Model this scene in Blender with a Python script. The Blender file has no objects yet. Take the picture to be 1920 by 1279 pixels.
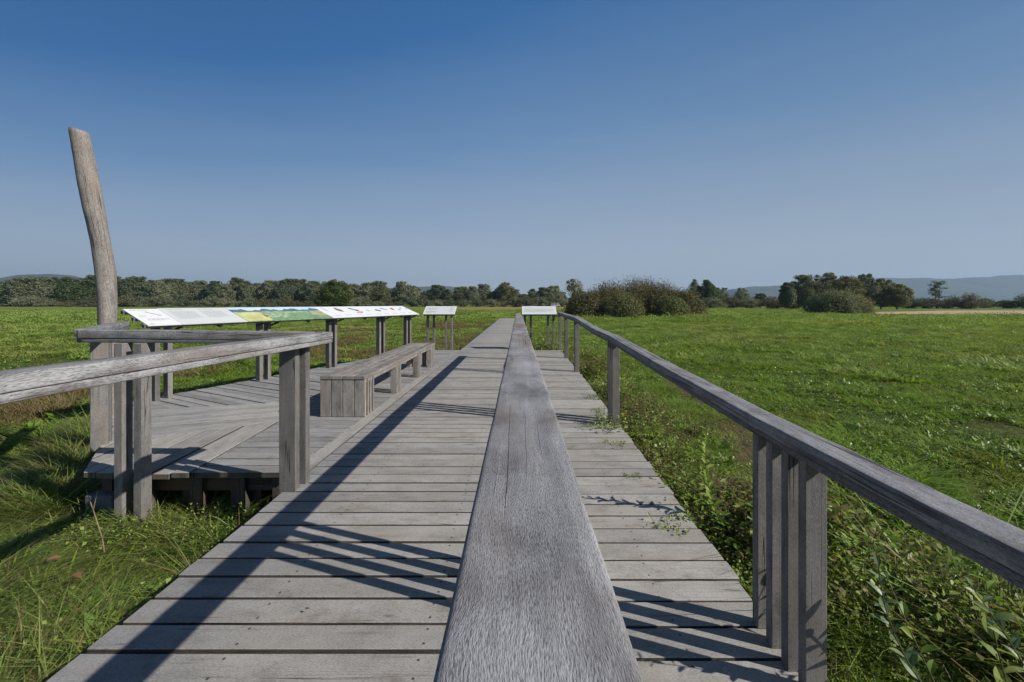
import bpy, math, random
import numpy as np
from mathutils import Vector, noise as mnoise

R = math.radians
rnd = random.Random(7)
scene = bpy.context.scene
col = scene.collection
GZ = -0.42                      # meadow level; the boardwalk deck is z = 0

# ------------------------------------------------------------------ mesh helpers
class MB:
    """collects polygons with UVs in metres (u along the grain) and one random number per board"""
    def __init__(s):
        s.v = []; s.f = []; s.uv = []; s.r = []; s.mi = []
    def poly(s, pts, uvs, r=0.0, mi=0):
        n = len(s.v)
        s.v += [tuple(p) for p in pts]
        s.f.append(tuple(range(n, n + len(pts))))
        s.uv += [tuple(u) for u in uvs]
        s.r.append(r); s.mi.append(mi)
    def bar(s, p0, p1, w, t, side=None, r=None, taper=1.0):
        """a timber from p0 to p1; w measured along side, t along the third axis"""
        if r is None: r = rnd.random()
        p0 = Vector(p0); p1 = Vector(p1); d = (p1 - p0); L = d.length; d.normalize()
        if side is None:
            side = Vector((0, 0, 1)).cross(d) if abs(d.z) < 0.9 else Vector((1, 0, 0))
        side = Vector(side); side = (side - d * side.dot(d)).normalized()
        up = d.cross(side).normalized()
        A = []
        for (p, k) in ((p0, 1.0), (p1, taper)):
            A.append([p + side * (a * w / 2 * k) + up * (b * t / 2 * k) for a, b in ((-1, -1), (1, -1), (1, 1), (-1, 1))])
        n = len(s.v); u0 = r * 17.0
        for q in A: s.v += [tuple(x) for x in q]
        per = (w, t, w, t); c = 0.0
        for i in range(4):
            j = (i + 1) % 4
            s.f.append((n + i, n + j, n + 4 + j, n + 4 + i))
            s.uv += [(u0, c), (u0, c + per[i]), (u0 + L, c + per[i]), (u0 + L, c)]
            c += per[i] + 0.3
            s.r.append(r); s.mi.append(0)
        s.f.append((n + 3, n + 2, n + 1, n)); s.uv += [(u0, 0), (u0 + .02, w), (u0 + .03, w), (u0 + .02, 0)]
        s.f.append((n + 4, n + 5, n + 6, n + 7)); s.uv += [(u0, 0), (u0 + .02, w), (u0 + .03, w), (u0 + .02, 0)]
        s.r += [r, r]; s.mi += [0, 0]
    def prism(s, pts, ztop, thick, d, o, r=None):
        """board outline pts [(x,y)] counter-clockwise, grain direction d, centre line through o; ztop may be a function"""
        if r is None: r = rnd.random()
        zf = ztop if callable(ztop) else (lambda x, y: ztop)
        n = len(pts); u0 = r * 17.0
        U = lambda p: (u0 + (p[0] - o[0]) * d[0] + (p[1] - o[1]) * d[1], -(p[0] - o[0]) * d[1] + (p[1] - o[1]) * d[0])
        top = [(p[0], p[1], zf(*p)) for p in pts]; bot = [(p[0], p[1], zf(*p) - thick) for p in pts]
        k = len(s.v); s.v += top + bot
        s.f.append(tuple(range(k, k + n))); s.uv += [U(p) for p in pts]; s.r.append(r); s.mi.append(0)
        s.f.append(tuple(range(k + 2 * n - 1, k + n - 1, -1))); s.uv += [U(p) for p in reversed(pts)]; s.r.append(r); s.mi.append(0)
        for i in range(n):
            j = (i + 1) % n
            s.f.append((k + i, k + n + i, k + n + j, k + j))
            a, b = U(pts[i]), U(pts[j])
            if abs(a[0] - b[0]) > abs(a[1] - b[1]):
                s.uv += [(a[0], .4), (a[0], .4 + thick), (b[0], .4 + thick), (b[0], .4)]
            else:
                s.uv += [(u0, a[1]), (u0 + .01, a[1]), (u0 + .01, b[1]), (u0, b[1])]
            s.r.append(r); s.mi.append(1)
    def loft(s, rings, us, vs, r=0.0, caps=True):
        """rings: closed loops of points"""
        n = len(rings[0]); k = len(s.v)
        for q in rings: s.v += [tuple(p) for p in q]
        for i in range(len(rings) - 1):
            for j in range(n):
                jj = (j + 1) % n
                a = k + i * n
                s.f.append((a + j, a + jj, a + n + jj, a + n + j))
                s.uv += [(us[i], vs[j]), (us[i], vs[j + 1]), (us[i + 1], vs[j + 1]), (us[i + 1], vs[j])]
                s.r.append(r); s.mi.append(0)
        if caps:
            s.f.append(tuple(range(k + n - 1, k - 1, -1))); s.uv += [(us[0] + .002 * j, vs[j]) for j in range(n)]
            e = k + (len(rings) - 1) * n
            s.f.append(tuple(range(e, e + n))); s.uv += [(us[-1] + .002 * j, vs[j]) for j in range(n)]
            s.r += [r, r]; s.mi += [0, 0]
    def build(s, name, mats, parent=None, bevel=0.0, smooth=False):
        me = bpy.data.meshes.new(name)
        me.from_pydata(s.v, [], s.f)
        uvl = me.uv_layers.new(name='UVMap')
        uvl.data.foreach_set('uv', np.array(s.uv, dtype=np.float32).ravel())
        at = me.attributes.new('rnd', 'FLOAT', 'FACE'); at.data.foreach_set('value', np.array(s.r, dtype=np.float32))
        for m in (mats if isinstance(mats, (list, tuple)) else [mats]): me.materials.append(m)
        me.polygons.foreach_set('material_index', np.array(s.mi, dtype=np.int32))
        if smooth: me.polygons.foreach_set('use_smooth', np.ones(len(s.f), dtype=bool))
        me.update()
        o = bpy.data.objects.new(name, me); col.objects.link(o)
        if parent: o.parent = parent
        if bevel:
            b = o.modifiers.new('edge', 'BEVEL'); b.width = bevel; b.segments = 1; b.limit_method = 'ANGLE'; b.angle_limit = R(50)
        return o

def raw_mesh(name, V, F, rn, mats, mi=None):
    """fast mesh of equal-sided faces from arrays"""
    V = np.asarray(V, np.float32); F = np.asarray(F, np.int32); k = F.shape[1]
    me = bpy.data.meshes.new(name)
    me.vertices.add(len(V)); me.vertices.foreach_set('co', V.ravel())
    me.loops.add(F.size); me.loops.foreach_set('vertex_index', F.ravel())
    me.polygons.add(len(F))
    me.polygons.foreach_set('loop_start', np.arange(0, F.size, k, dtype=np.int32))
    me.update(calc_edges=True)
    at = me.attributes.new('rnd', 'FLOAT', 'FACE'); at.data.foreach_set('value', np.asarray(rn, np.float32))
    for m in (mats if isinstance(mats, (list, tuple)) else [mats]): me.materials.append(m)
    if mi is not None: me.polygons.foreach_set('material_index', np.asarray(mi, np.int32))
    me.validate()
    return me

def link(name, me, parent=None, loc=None):
    o = bpy.data.objects.new(name, me); col.objects.link(o)
    if parent: o.parent = parent
    if loc: o.location = loc
    return o

def tag(o, label=None, cat=None, group=None, kind=None):
    if label: o['label'] = label
    if cat: o['category'] = cat
    if group: o['group'] = group
    if kind: o['kind'] = kind
    return o

def thing(name, label, cat, loc=(0, 0, 0), rz=0.0, group=None):
    o = bpy.data.objects.new(name, None); col.objects.link(o)
    o.location = loc; o.rotation_euler = (0, 0, rz); o.empty_display_size = .2
    return tag(o, label, cat, group)

def dup(root, loc, rz=0.0, sc=(1, 1, 1), label=None, group=None):
    r = root.copy(); col.objects.link(r)
    r.location = loc; r.rotation_euler = (0, 0, rz); r.scale = sc
    if label: r['label'] = label
    if group: r['group'] = group
    for ch in list(root.children):
        c = ch.copy(); col.objects.link(c); c.parent = r
    return r

def clip(poly, a, b, c):
    """keep a*x + b*y <= c"""
    out = []
    for i in range(len(poly)):
        p, q = poly[i], poly[(i + 1) % len(poly)]
        dp, dq = a * p[0] + b * p[1] - c, a * q[0] + b * q[1] - c
        if dp <= 0: out.append(p)
        if (dp < 0 < dq) or (dq < 0 < dp):
            t = dp / (dp - dq); out.append((p[0] + (q[0] - p[0]) * t, p[1] + (q[1] - p[1]) * t))
    return out

def clip_convex(poly, zone):
    for i in range(len(zone)):
        (x0, y0), (x1, y1) = zone[i], zone[(i + 1) % len(zone)]
        a, b = (y1 - y0), -(x1 - x0)          # outside on the right of a counter-clockwise edge
        poly = clip(poly, a, b, a * x0 + b * y0)
        if len(poly) < 3: return []
    return poly

def boards(mb, zone, d, pitch, gap, ztop, thick, off=0.0, jitter=0.0, ragged=None):
    """lay parallel boards of direction d over a convex counter-clockwise zone"""
    L = math.hypot(*d); d = (d[0] / L, d[1] / L); nrm = (-d[1], d[0])
    pr = [p[0] * nrm[0] + p[1] * nrm[1] for p in zone]
    k = math.floor((min(pr) - off) / pitch)
    while off + k * pitch < max(pr):
        a = off + k * pitch + gap / 2; b = off + (k + 1) * pitch - gap / 2
        strip = [(d[0] * s_ + nrm[0] * t, d[1] * s_ + nrm[1] * t) for s_, t in ((-90, a), (90, a), (90, b), (-90, b))]
        q = clip_convex(strip, zone)
        if ragged is not None and len(q) >= 3:
            e = rnd.uniform(-.025, .012); q = [(x, y_ + e) if y_ < ragged + .012 else (x, y_) for x, y_ in q]
        if len(q) >= 3:
            m = (a + b) / 2; c = (nrm[0] * m, nrm[1] * m); dz = rnd.uniform(-jitter, jitter)
            zf = (lambda x, y, f=ztop, e=dz: f(x, y) + e) if callable(ztop) else ztop + dz
            mb.prism(q, zf, thick, d, c)
        k += 1

# ------------------------------------------------------------------ materials
def newmat(name):
    m = bpy.data.materials.new(name); m.use_nodes = True
    nt = m.node_tree; nt.nodes.clear()
    return m, nt

class NT:
    def __init__(s, nt): s.nt = nt
    def n(s, t, **kw):
        x = s.nt.nodes.new(t)
        for k, v in kw.items():
            if k.startswith('i_'):
                key = k[2:]; key = int(key) if key.isdigit() else key.replace('_', ' ')
                x.inputs[key].default_value = v
            else: setattr(x, k, v)
        return x
    def l(s, a, b): s.nt.links.new(a, b)
    def math(s, op, a, b=None, c=None, clamp=False):
        x = s.n('ShaderNodeMath', operation=op, use_clamp=clamp)
        for i, v in enumerate((a, b, c)):
            if v is None: continue
            if isinstance(v, (int, float)): x.inputs[i].default_value = v
            else: s.l(v, x.inputs[i])
        return x.outputs[0]
    def mix(s, fac, a, b, mode='MIX'):
        x = s.n('ShaderNodeMix', data_type='RGBA', blend_type=mode)
        for i, v in ((0, fac), (6, a), (7, b)):
            if isinstance(v, (int, float)): x.inputs[i].default_value = v
            elif isinstance(v, tuple): x.inputs[i].default_value = v + (1,) if len(v) == 3 else v
            else: s.l(v, x.inputs[i])
        return x.outputs[2]
    def ramp(s, fac, stops):
        x = s.n('ShaderNodeValToRGB'); e = x.color_ramp.elements
        while len(e) < len(stops): e.new(.5)
        for q, (p, c) in zip(e, stops):
            q.position = p; q.color = (c, c, c, 1) if isinstance(c, (int, float)) else c + (1,)
        s.l(fac, x.inputs[0]); return x.outputs[0]
    def noise(s, vec, scale=1.0, detail=4.0, rough=.55, dist=0.0):
        x = s.n('ShaderNodeTexNoise', noise_dimensions='3D', i_Scale=scale, i_Detail=detail, i_Roughness=rough, i_Distortion=dist)
        if vec is not None: s.l(vec, x.inputs['Vector'])
        return x.outputs[0]
    def comb(s, x, y, z):
        c = s.n('ShaderNodeCombineXYZ')
        for i, v in enumerate((x, y, z)):
            if isinstance(v, (int, float)): c.inputs[i].default_value = v
            else: s.l(v, c.inputs[i])
        return c.outputs[0]

def wood(name, dark, light, warm, warm_amt=.35, vary=.3, fleck=1.0, screws=False, crack=.006, bump=.5, streak=.5, swirl=.6, fv=520.0, fc=.4, specks=False, fr=.13, longs=False, knots=.55):
    m, nt = newmat(name); T = NT(nt)
    uv = T.n('ShaderNodeUVMap', uv_map='UVMap'); sp = T.n('ShaderNodeSeparateXYZ'); T.l(uv.outputs[0], sp.inputs[0])
    u, v = sp.outputs[0], sp.outputs[1]
    rn = T.n('ShaderNodeAttribute', attribute_name='rnd').outputs['Fac']
    rz = T.math('MULTIPLY', rn, 61.0)
    U = lambda a, b: T.comb(T.math('MULTIPLY', u, a), T.math('MULTIPLY', v, b), rz)
    wv = T.math('MULTIPLY', T.math('SUBTRACT', T.noise(U(5.0, 14.0), 1.0, 2.0), .5), .035 * swirl)
    v0 = T.math('ADD', v, T.math('MULTIPLY', wv, .12)); v = T.math('ADD', v, wv)
    grain = T.noise(U(2.2, 55.0), 1.0, 5.0, .6, .4)
    fine = T.noise(U(fv * fr, fv), 1.0, 3.0, .62)
    blot = T.noise(U(4.5, 9.0), 1.0, 4.0, .6)
    blot2 = T.noise(U(1.3, 5.0), 1.0, 2.0, .5)
    f = T.math('ADD', T.math('MULTIPLY', grain, .5 * streak), T.math('MULTIPLY', fine, .55 * fleck))
    f = T.math('ADD', f, T.math('MULTIPLY', blot, .45))
    f = T.math('DIVIDE', f, .5 * streak + .55 * fleck + .45)
    c = T.ramp(f, [(.36, dark), (.5, tuple((a + b) / 2 * 1.04 for a, b in zip(dark, light))), (.63, light)])
    if longs:
        lg = T.noise(U(fv * .018, fv * .55), 1.0, 3.0, .6)
        fine = T.math('ADD', T.math('MULTIPLY', fine, .62), T.math('MULTIPLY', lg, .38))
        fine = T.math('ADD', T.math('MULTIPLY', T.math('SUBTRACT', fine, .5), 1.25), .5)
    fm = T.ramp(fine, [(.37, 1.0 - fc), (.5, 1.0), (.63, 1.0 + fc * .35)])
    c = T.mix(1.0, c, fm, 'MULTIPLY')
    if longs:
        b3 = T.noise(U(7.0, 12.0), 1.0, 4.0, .6, .3)
        c = T.mix(T.ramp(b3, [(.50, 0.0), (.66, .75)]), c, T.mix(1.0, c, (.62, .58, .57), 'MULTIPLY'))
    wf = T.ramp(blot2, [(.48, 0.0), (.72, warm_amt)])
    c = T.mix(wf, c, warm)
    if screws:       # untrodden ends stay cooler and darker than the worn middle of the walk
        ux = T.math('SUBTRACT', u, T.math('MULTIPLY', rn, 17.0))
        wr = T.ramp(T.math('ADD', T.math('MULTIPLY', ux, -.5), T.math('MULTIPLY', T.math('SUBTRACT', blot2, .5), .35)), [(.53, 0.0), (.74, .75)])
        c = T.mix(wr, c, T.mix(1.0, c, (.80, .83, .90), 'MULTIPLY'))
    if screws:       # weather stains
        st = T.noise(U(6.0, 10.0), 1.0, 5.0, .65)
        c = T.mix(T.ramp(st, [(.56, 0.0), (.70, .6)]), c, T.mix(1.0, c, (.62, .57, .52), 'MULTIPLY'))
    if specks:
        sk_ = T.noise(U(70.0, 150.0), 1.0, 2.0, .6)
        c = T.mix(T.math('MULTIPLY', T.ramp(sk_, [(.70, 0.0), (.74, .8)]), T.ramp(blot2, [(.5, 0.0), (.6, 1.0)])), c, (.55, .55, .53))
    # each board its own tone
    val = T.math('ADD', T.math('MULTIPLY', rn, vary), 1.0 - vary * .55)
    vv = T.comb(val, val, val)
    c = T.mix(1.0, c, vv, 'MULTIPLY')
    # drying checks: long thin lines along the grain
    ck = T.noise(T.comb(T.math('MULTIPLY', u, .34), T.math('MULTIPLY', v0, 21.0), rz), 1.0, 2.0, .5)
    ck = T.math('ABSOLUTE', T.math('SUBTRACT', ck, .5))
    brk = T.noise(U(1.6, 5.0), 1.0, 1.0)
    ckm = T.math('MULTIPLY', T.ramp(ck, [(0.0, 1.0), (crack, .9), (crack * 2.2, 0.0)]), T.ramp(brk, [(.47, 0.0), (.56, 1.0)]))
    c = T.mix(T.math('MULTIPLY', ckm, .8), c, (.02, .018, .017))
    # knots
    vo = T.n('ShaderNodeTexVoronoi', feature='F1', i_Scale=1.0); T.l(U(2.6, 6.0), vo.inputs['Vector'])
    kn = T.ramp(vo.outputs['Distance'], [(0.0, 1.0), (.035, .8), (.075, 0.0)])
    c = T.mix(T.math('MULTIPLY', kn, knots), c, (.05, .04, .033))
    h = T.math('SUBTRACT', f, T.math('MULTIPLY', ckm, .6))
    if screws:
        # screw heads: two per joist across each board (u is the world distance along the board plus the board's own start)
        uw = T.math('SUBTRACT', u, T.math('MULTIPLY', rn, 17.0))
        du = T.math('ABSOLUTE', T.math('SUBTRACT', T.math('FRACT', T.math('ADD', T.math('DIVIDE', uw, .74), T.math('MULTIPLY', rn, .035))), .5))
        du = T.math('MULTIPLY', du, .74)
        dv = T.math('ABSOLUTE', T.math('SUBTRACT', T.math('ABSOLUTE', v), T.math('ADD', .036, T.math('MULTIPLY', rn, .014))))
        dd = T.math('SQRT', T.math('ADD', T.math('MULTIPLY', du, du), T.math('MULTIPLY', dv, dv)))
        sm = T.ramp(dd, [(0.0, 1.0), (.0042, .9), (.0062, 0.0)])
        c = T.mix(T.math('MULTIPLY', sm, .9), c, (.03, .022, .02))
        h = T.math('SUBTRACT', h, T.math('MULTIPLY', sm, .5))
    b = T.n('ShaderNodeBump', i_Strength=bump, i_Distance=.004); T.l(h, b.inputs['Height'])
    p = T.n('ShaderNodeBsdfPrincipled', i_Roughness=.82); p.inputs['Specular IOR Level'].default_value = .25
    T.l(c, p.inputs['Base Color']); T.l(b.outputs[0], p.inputs['Normal'])
    o = T.n('ShaderNodeOutputMaterial'); T.l(p.outputs[0], o.inputs[0])
    return m

def plain(name, c, rough=.6, metal=0.0, var=0.0, scale=8.0, bump=0.0):
    m, nt = newmat(name); T = NT(nt)
    p = T.n('ShaderNodeBsdfPrincipled', i_Roughness=rough, i_Metallic=metal)
    tc = T.n('ShaderNodeTexCoord')
    nz = T.noise(tc.outputs['Object'], scale, 4.0)
    cc = T.ramp(nz, [(.3, tuple(x * (1 - var) for x in c)), (.7, tuple(min(1, x * (1 + var)) for x in c))])
    T.l(cc, p.inputs['Base Color'])
    if bump:
        b = T.n('ShaderNodeBump', i_Strength=bump, i_Distance=.01); T.l(nz, b.inputs['Height']); T.l(b.outputs[0], p.inputs['Normal'])
    o = T.n('ShaderNodeOutputMaterial'); T.l(p.outputs[0], o.inputs[0])
    return m

def leafmat(name, a, b, c, trans=.3, rough=.55, spec=.3, objvar=.5, patch=None, patch_scale=.2):
    """a..b..c ramp over the leaf's own number and its plant's; patch: second colour in world-space patches"""
    m, nt = newmat(name); T = NT(nt)
    rn = T.n('ShaderNodeAttribute', attribute_name='rnd').outputs['Fac']
    oi = T.n('ShaderNodeObjectInfo').outputs['Random']
    f = T.math('ADD', T.math('MULTIPLY', rn, 1 - objvar), T.math('MULTIPLY', oi, objvar))
    cc = T.ramp(f, [(.1, a), (.5, b), (.92, c)])
    if patch:
        g = T.n('ShaderNodeNewGeometry')
        nz = T.noise(g.outputs['Position'], patch_scale, 4.0, .6)
        cc = T.mix(T.ramp(nz, [(.45, 0.0), (.68, .8)]), cc, patch)
    p = T.n('ShaderNodeBsdfPrincipled', i_Roughness=rough); p.inputs['Specular IOR Level'].default_value = spec
    T.l(cc, p.inputs['Base Color'])
    tr = T.n('ShaderNodeBsdfTranslucent'); T.l(T.mix(1.0, cc, (1.25, 1.3, .7), 'MULTIPLY'), tr.inputs[0])
    mx = T.n('ShaderNodeMixShader'); mx.inputs[0].default_value = trans
    T.l(p.outputs[0], mx.inputs[1]); T.l(tr.outputs[0], mx.inputs[2])
    o = T.n('ShaderNodeOutputMaterial'); T.l(mx.outputs[0], o.inputs[0])
    return m

W_DECK = wood('weathered_deck_wood', (.265, .253, .237), (.405, .389, .367), (.32, .27, .21), .4, .34, .45, True, .0022, .3, .2, .5, 300.0, .24, False, .3)
# plank sides coloured darker than the tops, so the gaps between boards read dark
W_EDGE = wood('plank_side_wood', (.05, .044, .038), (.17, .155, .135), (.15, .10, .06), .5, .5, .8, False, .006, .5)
W_RAIL = wood('grey_rail_wood', (.14, .143, .155), (.42, .42, .438), (.21, .155, .125), .85, .10, .45, False, .0026, 1.0, .35, 1.1, 1050.0, .38, False, .17, True, .12)
W_SRAIL = wood('side_rail_wood', (.13, .132, .14), (.40, .40, .405), (.20, .155, .13), .6, .16, .5, False, .005, 1.0, .5, 1.2, 380.0, .55, False, .2, True, .2)
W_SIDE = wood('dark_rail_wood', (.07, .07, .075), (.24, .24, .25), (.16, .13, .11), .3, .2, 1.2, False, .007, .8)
W_POST = wood('grey_post_wood', (.095, .092, .089), (.265, .253, .24), (.24, .19, .15), .5, .4, .8, False, .005, .6, .4, .6, 700.0, .35, True)
W_BENCH = wood('bench_wood', (.15, .14, .13), (.40, .375, .345), (.26, .19, .14), .6, .4, .8, False, .005, .5, .45, .6, 600.0, .3, False, .2, True)
W_BEAM = wood('dark_beam_wood', (.05, .042, .035), (.16, .135, .11), (.20, .11, .05), .6, .6, .9, False, .006, .5)
W_LOG = wood('stripped_log_wood', (.15, .135, .125), (.36, .33, .30), (.25, .19, .15), .45, .1, 1.2, False, .010, 1.0, .6, .8, 330.0, .5, False, .16)
WHITE = plain('white_laminate', (.80, .81, .82), .35, 0, .01)
PALE = plain('pale_grey_laminate', (.66, .68, .68), .35, 0, .01)
INK = plain('grey_ink', (.42, .44, .46), .5, 0, .05)
INK2 = plain('dark_ink', (.20, .21, .23), .5, 0, .05)
STEEL = plain('dark_steel', (.045, .04, .042), .6, .3, .15)
CONC = plain('old_concrete', (.13, .135, .14), .9, 0, .35, 9.0, .4)
P_SKY = plain('print_sky_blue', (.60, .74, .84), .35, 0, .12, 2.5)
P_MTN = plain('print_mountain_blue', (.10, .17, .25), .35, 0, .3, 4.0)
P_YEL = plain('print_yellow', (.60, .60, .24), .35, 0, .2, 6.0)
P_GRN = plain('print_green', (.34, .46, .25), .35, 0, .45, 14.0)
P_GRN2 = plain('print_dark_green', (.20, .34, .17), .35, 0, .45, 22.0)
P_TAN = plain('print_tan', (.45, .42, .24), .35, 0, .3, 14.0)
P_BRN = plain('print_brown', (.22, .12, .07), .35, 0, .3, 30.0)
P_RED = plain('print_red', (.55, .05, .06), .35, 0, .2, 30.0)
P_BLK = plain('print_charcoal', (.06, .065, .07), .35, 0, .3, 30.0)
P_SAL = plain('print_salmon', (.60, .24, .17), .35, 0, .2, 30.0)

# ------------------------------------------------------------------ boardwalk, right bay, platform
boardwalk = thing('boardwalk', 'long straight boardwalk of silver-grey planks running away into the meadow', 'boardwalk')
mb = MB(); y = -1.3
while y < 38.5:
    wd = rnd.choice((.130, .138, .145, .145, .15, .168))
    x0 = -1.685 + rnd.uniform(-.008, .008) if y < 3.4 or y > 12.3 else -1.68
    x1 = .06 if y < 12.3 else .02
    dz = rnd.uniform(-.002, .002); rr = rnd.random()
    wd -= .006; x0 += 0
    mb.prism([(x0, y), (x1, y), (x1, y + wd), (x0, y + wd)], dz, .045, (1, 0), (0, y + wd / 2), rr)
    y += wd + rnd.uniform(.015, .023)
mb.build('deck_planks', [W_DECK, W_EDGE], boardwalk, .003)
mb = MB()
for x in (-1.5, -.85, -.12):
    mb.bar((x, -1.3, -.13), (x, 38.5, -.13), .08, .16)
for yy in np.arange(-.6, 38, 1.55):
    for x in (-1.5, -.12):
        mb.bar((x, yy, -.21), (x, yy, -.62), .12, .12)
mb.build('joist_frame', W_BEAM, boardwalk)

bay_z = lambda x, y: -.15 + .025 * (min(max(y, .5), 8.0) - 2.0)
bay = thing('boardwalk_bay', 'grey plank bay with weeds on its edge, right of the central handrail', 'boardwalk')
mb = MB(); y = -.9
while y < 12.25:
    wd = rnd.choice((.138, .145, .145, .15, .158)); x1 = 1.19 + .004 * max(0, y - 6) + rnd.uniform(-.012, .012)
    dz = rnd.uniform(-.003, .003)
    mb.prism([(.075, y), (x1, y), (x1, y + wd), (.075, y + wd)], (lambda a, b, e=dz: bay_z(a, b) + e), .045, (1, 0), (.37, y + wd / 2))
    y += wd - .004 + rnd.uniform(.016, .024)
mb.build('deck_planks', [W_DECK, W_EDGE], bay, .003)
mb = MB()
for x in (.3, 1.02):
    for a, b in ((-.9, 2.), (2., 8.), (8., 12.2)):
        mb.bar((x, a, bay_z(0, a) - .125), (x, b, bay_z(0, b) - .125), .08, .15)
for yy in np.arange(-.5, 12, 1.6):
    mb.bar((1.02, yy, bay_z(0, yy) - .2), (1.02, yy, -.7), .12, .12)
mb.build('joist_frame', W_BEAM, bay)

SA = Vector((.339, .941, 0)); SN = Vector((-.941, .339, 0)); SP = Vector((-4.88, 5.62, 1.048))
# platform outline
pA, pB, pD, pE, pF = (-1.83, 3.407), (-3.48, 3.407), (-5.33, 5.84), (-2.98, 12.35), (-1.83, 12.35)
platform = thing('viewing_platform', 'angular grey plank platform left of the boardwalk, with planks laid in several directions', 'platform')
mb = MB()
mb.prism([(-1.825, 3.43), (-1.69, 3.43), (-1.69, 8.0), (-1.825, 8.0)], .002, .045, (0, 1), (-1.757, 4))
mb.prism([(-1.825, 8.006), (-1.69, 8.006), (-1.69, 12.35), (-1.825, 12.35)], .001, .045, (0, 1), (-1.757, 9))
outline = [pA, pF, pE, pD, pB]
front = [(-2.60, 3.400), (-2.74, 4.90), (-4.03, 4.13), (-3.48, 3.407)]
mid = [(-2.74, 4.905), (-2.82, 5.92), (-4.98, 5.38), (-4.032, 4.135)]
far = [(-2.82, 5.925), (-3.1, 8.2), (-4.43, 8.33), (-5.33, 5.84), (-4.98, 5.385)]
right = [(-1.832, 3.407), (-1.832, 8.21), (-3.095, 8.2), (-2.815, 5.92), (-2.735, 4.9), (-2.595, 3.407)]
back = [(-1.832, 8.215), (-1.832, 12.35), (-2.98, 12.35), (-4.43, 8.335)]
boards(mb, front, (-.085, 1), .152, .016, 0.0, .045, .04, .006, 3.40)
boards(mb, mid, (.93, .40), .150, .008, 0.0, .045, .02, .0015)
boards(mb, far, (.88, -.47), .150, .016, 0.0, .045, .03, .006)
for q in (right[:3] + [right[3]], [right[0], right[3], right[4], right[5]]):
    pass
boards(mb, [(-1.832, 3.407), (-1.832, 4.9), (-2.735, 4.9), (-2.595, 3.407)], (1, 0), .152, .015, 0.0, .045, 3.407 - .152 * 22, .002)
boards(mb, [(-1.832, 4.905), (-1.832, 5.925), (-2.815, 5.925), (-2.735, 4.905)], (1, 0), .152, .015, 0.0, .045, 3.407 - .152 * 22, .002)
boards(mb, [(-1.832, 5.93), (-1.832, 8.205), (-3.095, 8.205), (-2.815, 5.93)], (1, 0), .152, .015, 0.0, .045, 3.407 - .152 * 22, .002)
boards(mb, back, (1, 0), .152, .015, 0.0, .045, 3.407 - .152 * 22, .002)
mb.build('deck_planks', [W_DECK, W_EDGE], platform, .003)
mb = MB()
mb.bar((-1.85, 3.55, -.12), (-3.42, 3.55, -.12), .07, .14, r=.15)
mb.bar((-3.40, 3.60, -.12), (-5.1, 5.82, -.12), .07, .14)
mb.bar((-5.1, 5.86, -.12), (-2.9, 11.9, -.12), .07, .14)
mb.bar((-1.9, 4.6, -.12), (-4.0, 4.6, -.12), .07, .14)
mb.bar((-1.9, 6.4, -.12), (-4.9, 6.4, -.12), .07, .14)
for (x, yy) in ((-3.36, 3.52), (-3.2, 3.62), (-3.02, 3.48), (-2.78, 3.62), (-2.62, 3.5), (-2.28, 3.5), (-2.2, 3.62), (-1.95, 3.5)):
    mb.bar((x, yy, -.055), (x, yy, -.6), rnd.uniform(.07, .12), .07)
for (x, yy) in ((-4.2, 4.75), (-4.9, 5.6), (-4.9, 6.3), (-4.4, 7.6), (-3.8, 9.2), (-3.2, 10.8), (-2.9, 12.1)):
    mb.bar((x, yy, -.055), (x, yy, -.6), .11, .11)
mb.build('support_frame', W_BEAM, platform)
mb = MB()
mb.bar((-3.46, 3.46, -.25), (-3.24, 3.46, -.25), .12, .13); mb.bar((-3.48, 3.47, -.40), (-3.22, 3.47, -.40), .2, .16)
mb.build('footing', CONC, platform, .008)

# ------------------------------------------------------------------ handrails
def rrect(w, t, r, top_div=6, side_div=2):
    """rounded rectangle, counter-clockwise seen along +path, first point at the top left; returns (x,z) with z = 0 at the top"""
    p = []
    def arc(cx, cz, a0):
        for k in range(4): a = R(a0 - 30 * k); p.append((cx + r * math.cos(a), cz + r * math.sin(a)))
    x, z = w / 2, 0.0
    arc(-x + r, -r, 180)
    for k in range(1, top_div): p.append((-x + r + (w - 2 * r) * k / top_div, 0.0))
    arc(x - r, -r, 90)
    for k in range(1, side_div): p.append((x, -r - (t - 2 * r) * k / side_div))
    arc(x - r, -t + r, 0)
    p.append((0.0, -t))
    arc(-x + r, -t + r, -90)
    for k in range(1, side_div): p.append((-x, -t + r + (t - 2 * r) * k / side_div))
    return p

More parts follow.
